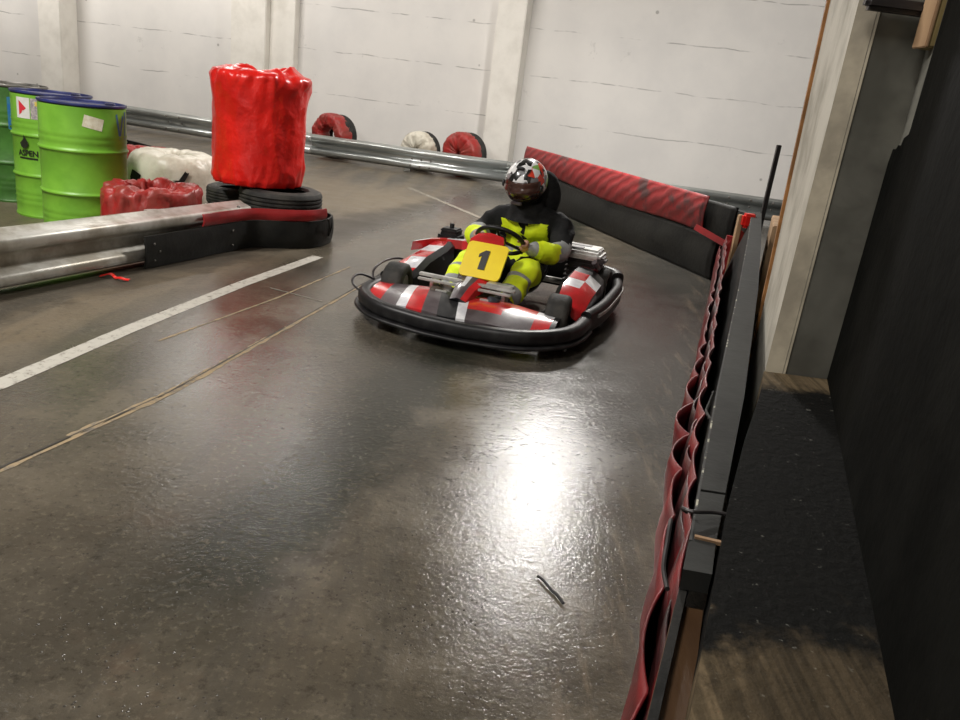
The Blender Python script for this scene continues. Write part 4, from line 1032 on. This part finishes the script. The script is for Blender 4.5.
# head: nose, brow, ears and eye sockets pushed out of the same surface
for v in bmsh.vertices:
    c = v.co
    if c.z > .68 and abs(c.x) < .10:
        fy = c.y - 1.16
        if fy < -.03:
            c = c - Vector((.035, 0, 0)); v.co.y -= .016 * math.exp(-((c.x / .014) ** 2 + ((c.z - .745) / .02) ** 2)); v.co.y -= .005 * math.exp(-((c.z - .775) / .01) ** 2)
            v.co.y += .007 * (math.exp(-(((c.x - .032) / .014) ** 2 + ((c.z - .76) / .01) ** 2)) + math.exp(-(((c.x + .032) / .014) ** 2 + ((c.z - .76) / .01) ** 2)))
            v.co.y -= .005 * math.exp(-((c.x / .024) ** 2 + ((c.z - .712) / .007) ** 2))
body = bpy.data.objects.new('body', bmsh); C.objects.link(body); body.parent = person
nm_ = [v.normal.copy() for v in bmsh.vertices]
for v, n_ in zip(bmsh.vertices, nm_):
    c = v.co
    if .2 < c.z < .60 and c.y > .93 or (abs(c.x) > .1 and c.y < 1.0 and c.z > .15):
        if (c - HL).length < .12 or (c - HR).length < .12: continue
        v.co += n_ * (.010 * (1 - 3 * abs(noise.noise(c * 9))) + .004 * noise.noise(c * 24))
# jacket collar and hood
bm = bmesh.new(); rings = []
for z, r, oy in ((.545, .155, .03), (.57, .135, .022), (.6, .115, .012), (.63, .10, .005), (.655, .092, 0), (.658, .082, 0), (.63, .082, 0)):
    rings.append([(.045 + r * math.cos(2 * PI * k / 32), 1.195 + oy + r * math.sin(2 * PI * k / 32) * .95, z + .02 * math.sin(2 * PI * k / 32)) for k in range(32)])
loft(bm, rings, caps=False); link('collar', bm, 'jacket', person, smooth=True)
bm = bmesh.new(); bmesh.ops.create_uvsphere(bm, u_segments=28, v_segments=18, radius=1)
for v in bm.verts:
    x, y, z = v.co; n_ = noise.noise(v.co * 2.5) * .08; v.co = (.10 + x * (.12 + .02 * n_), 1.31 + y * .08, .68 + z * (.16 + n_ * .1))
link('hood', bm, 'jacket', person, smooth=True)

# helmet (origin at the head centre, facing local -y, nodding down)
hel = empty('helmet', (.03, 1.15, .768)); hel.parent = person; hel.rotation_euler = (math.radians(16), 0, math.radians(-6))
def shell_r(th, ph):
    # th azimuth (0 = front, -y), ph elevation
    a, b, c = .128, .150, .140
    x, y, z = a * math.cos(ph) * math.sin(th), -b * math.cos(ph) * math.cos(th), c * math.sin(ph)
    if z < 0:
        k = 1 - .35 * (z / c) ** 2; fr = max(0, math.cos(th))
        x *= k * (1 + .05 * fr); y *= k * (1 + .18 * fr); z *= 1.0 + .12 * fr
    return Vector((x, y, z))
bm = bmesh.new(); nu, nv_ = 72, 48; grid = []
for j in range(nv_ + 1):
    ph = -1.12 + (PI / 2 + 1.12) * j / nv_; grid.append([bm.verts.new(shell_r(2 * PI * i / nu, ph)) for i in range(nu)])
for j in range(nv_):
    ph = -1.12 + (PI / 2 + 1.12) * (j + .5) / nv_
    for i in range(nu):
        th = 2 * PI * (i + .5) / nu; tw = (th + PI) % (2 * PI) - PI
        if -.48 < ph < .28 and abs(tw) < 1.12 - .5 * abs(ph + .1): continue
        f = bm.faces.new((grid[j][i], grid[j][(i + 1) % nu], grid[j + 1][(i + 1) % nu], grid[j + 1][i]))
        f.material_index = 1 if (ph < -.28 and abs(tw) < 1.9) or ph < -.6 else 0
bmesh.ops.delete(bm, geom=[v for v in bm.verts if not v.link_faces], context='VERTS'); bmesh.ops.remove_doubles(bm, verts=bm.verts[:], dist=1e-5)
o = link('shell', bm, ['helmet', 'k_black'], hel, smooth=True); md = o.modifiers.new('thickness', 'SOLIDIFY'); md.thickness = .012; md.offset = -1
bm = bmesh.new(); rings = []
for j in range(13):
    ph = -.50 + .80 * j / 12; rings.append([shell_r(-1.16 + 2.32 * i / 30, ph) * 1.018 for i in range(31)])
loft(bm, rings, closed=False, caps=False); o = link('visor', bm, 'visor', hel, smooth=True); md = o.modifiers.new('thickness', 'SOLIDIFY'); md.thickness = .004
for s in (-1, 1):
    bm = bmesh.new(); lathe(bm, [(.0001, .0), (.022, 0), (.022, .008), (.014, .012), (.0001, .012)], 20, axis='X'); o = link('visor_pivot', bm, 'k_black', hel, smooth=False)
    p = shell_r(s * 1.22, -.05); o.location = p - Vector((.004 if s > 0 else .008, 0, 0))
bm = bmesh.new(); box(bm, (0, -.155, -.085), (.07, .02, .018), bev=.005); link('chin_vent', bm, 'k_grey', hel)
bm = bmesh.new(); box(bm, (0, -.09, .112), (.05, .05, .012), rot=Matrix.Rotation(-.55, 3, 'X'), bev=.004); link('top_vent', bm, 'k_black', hel)
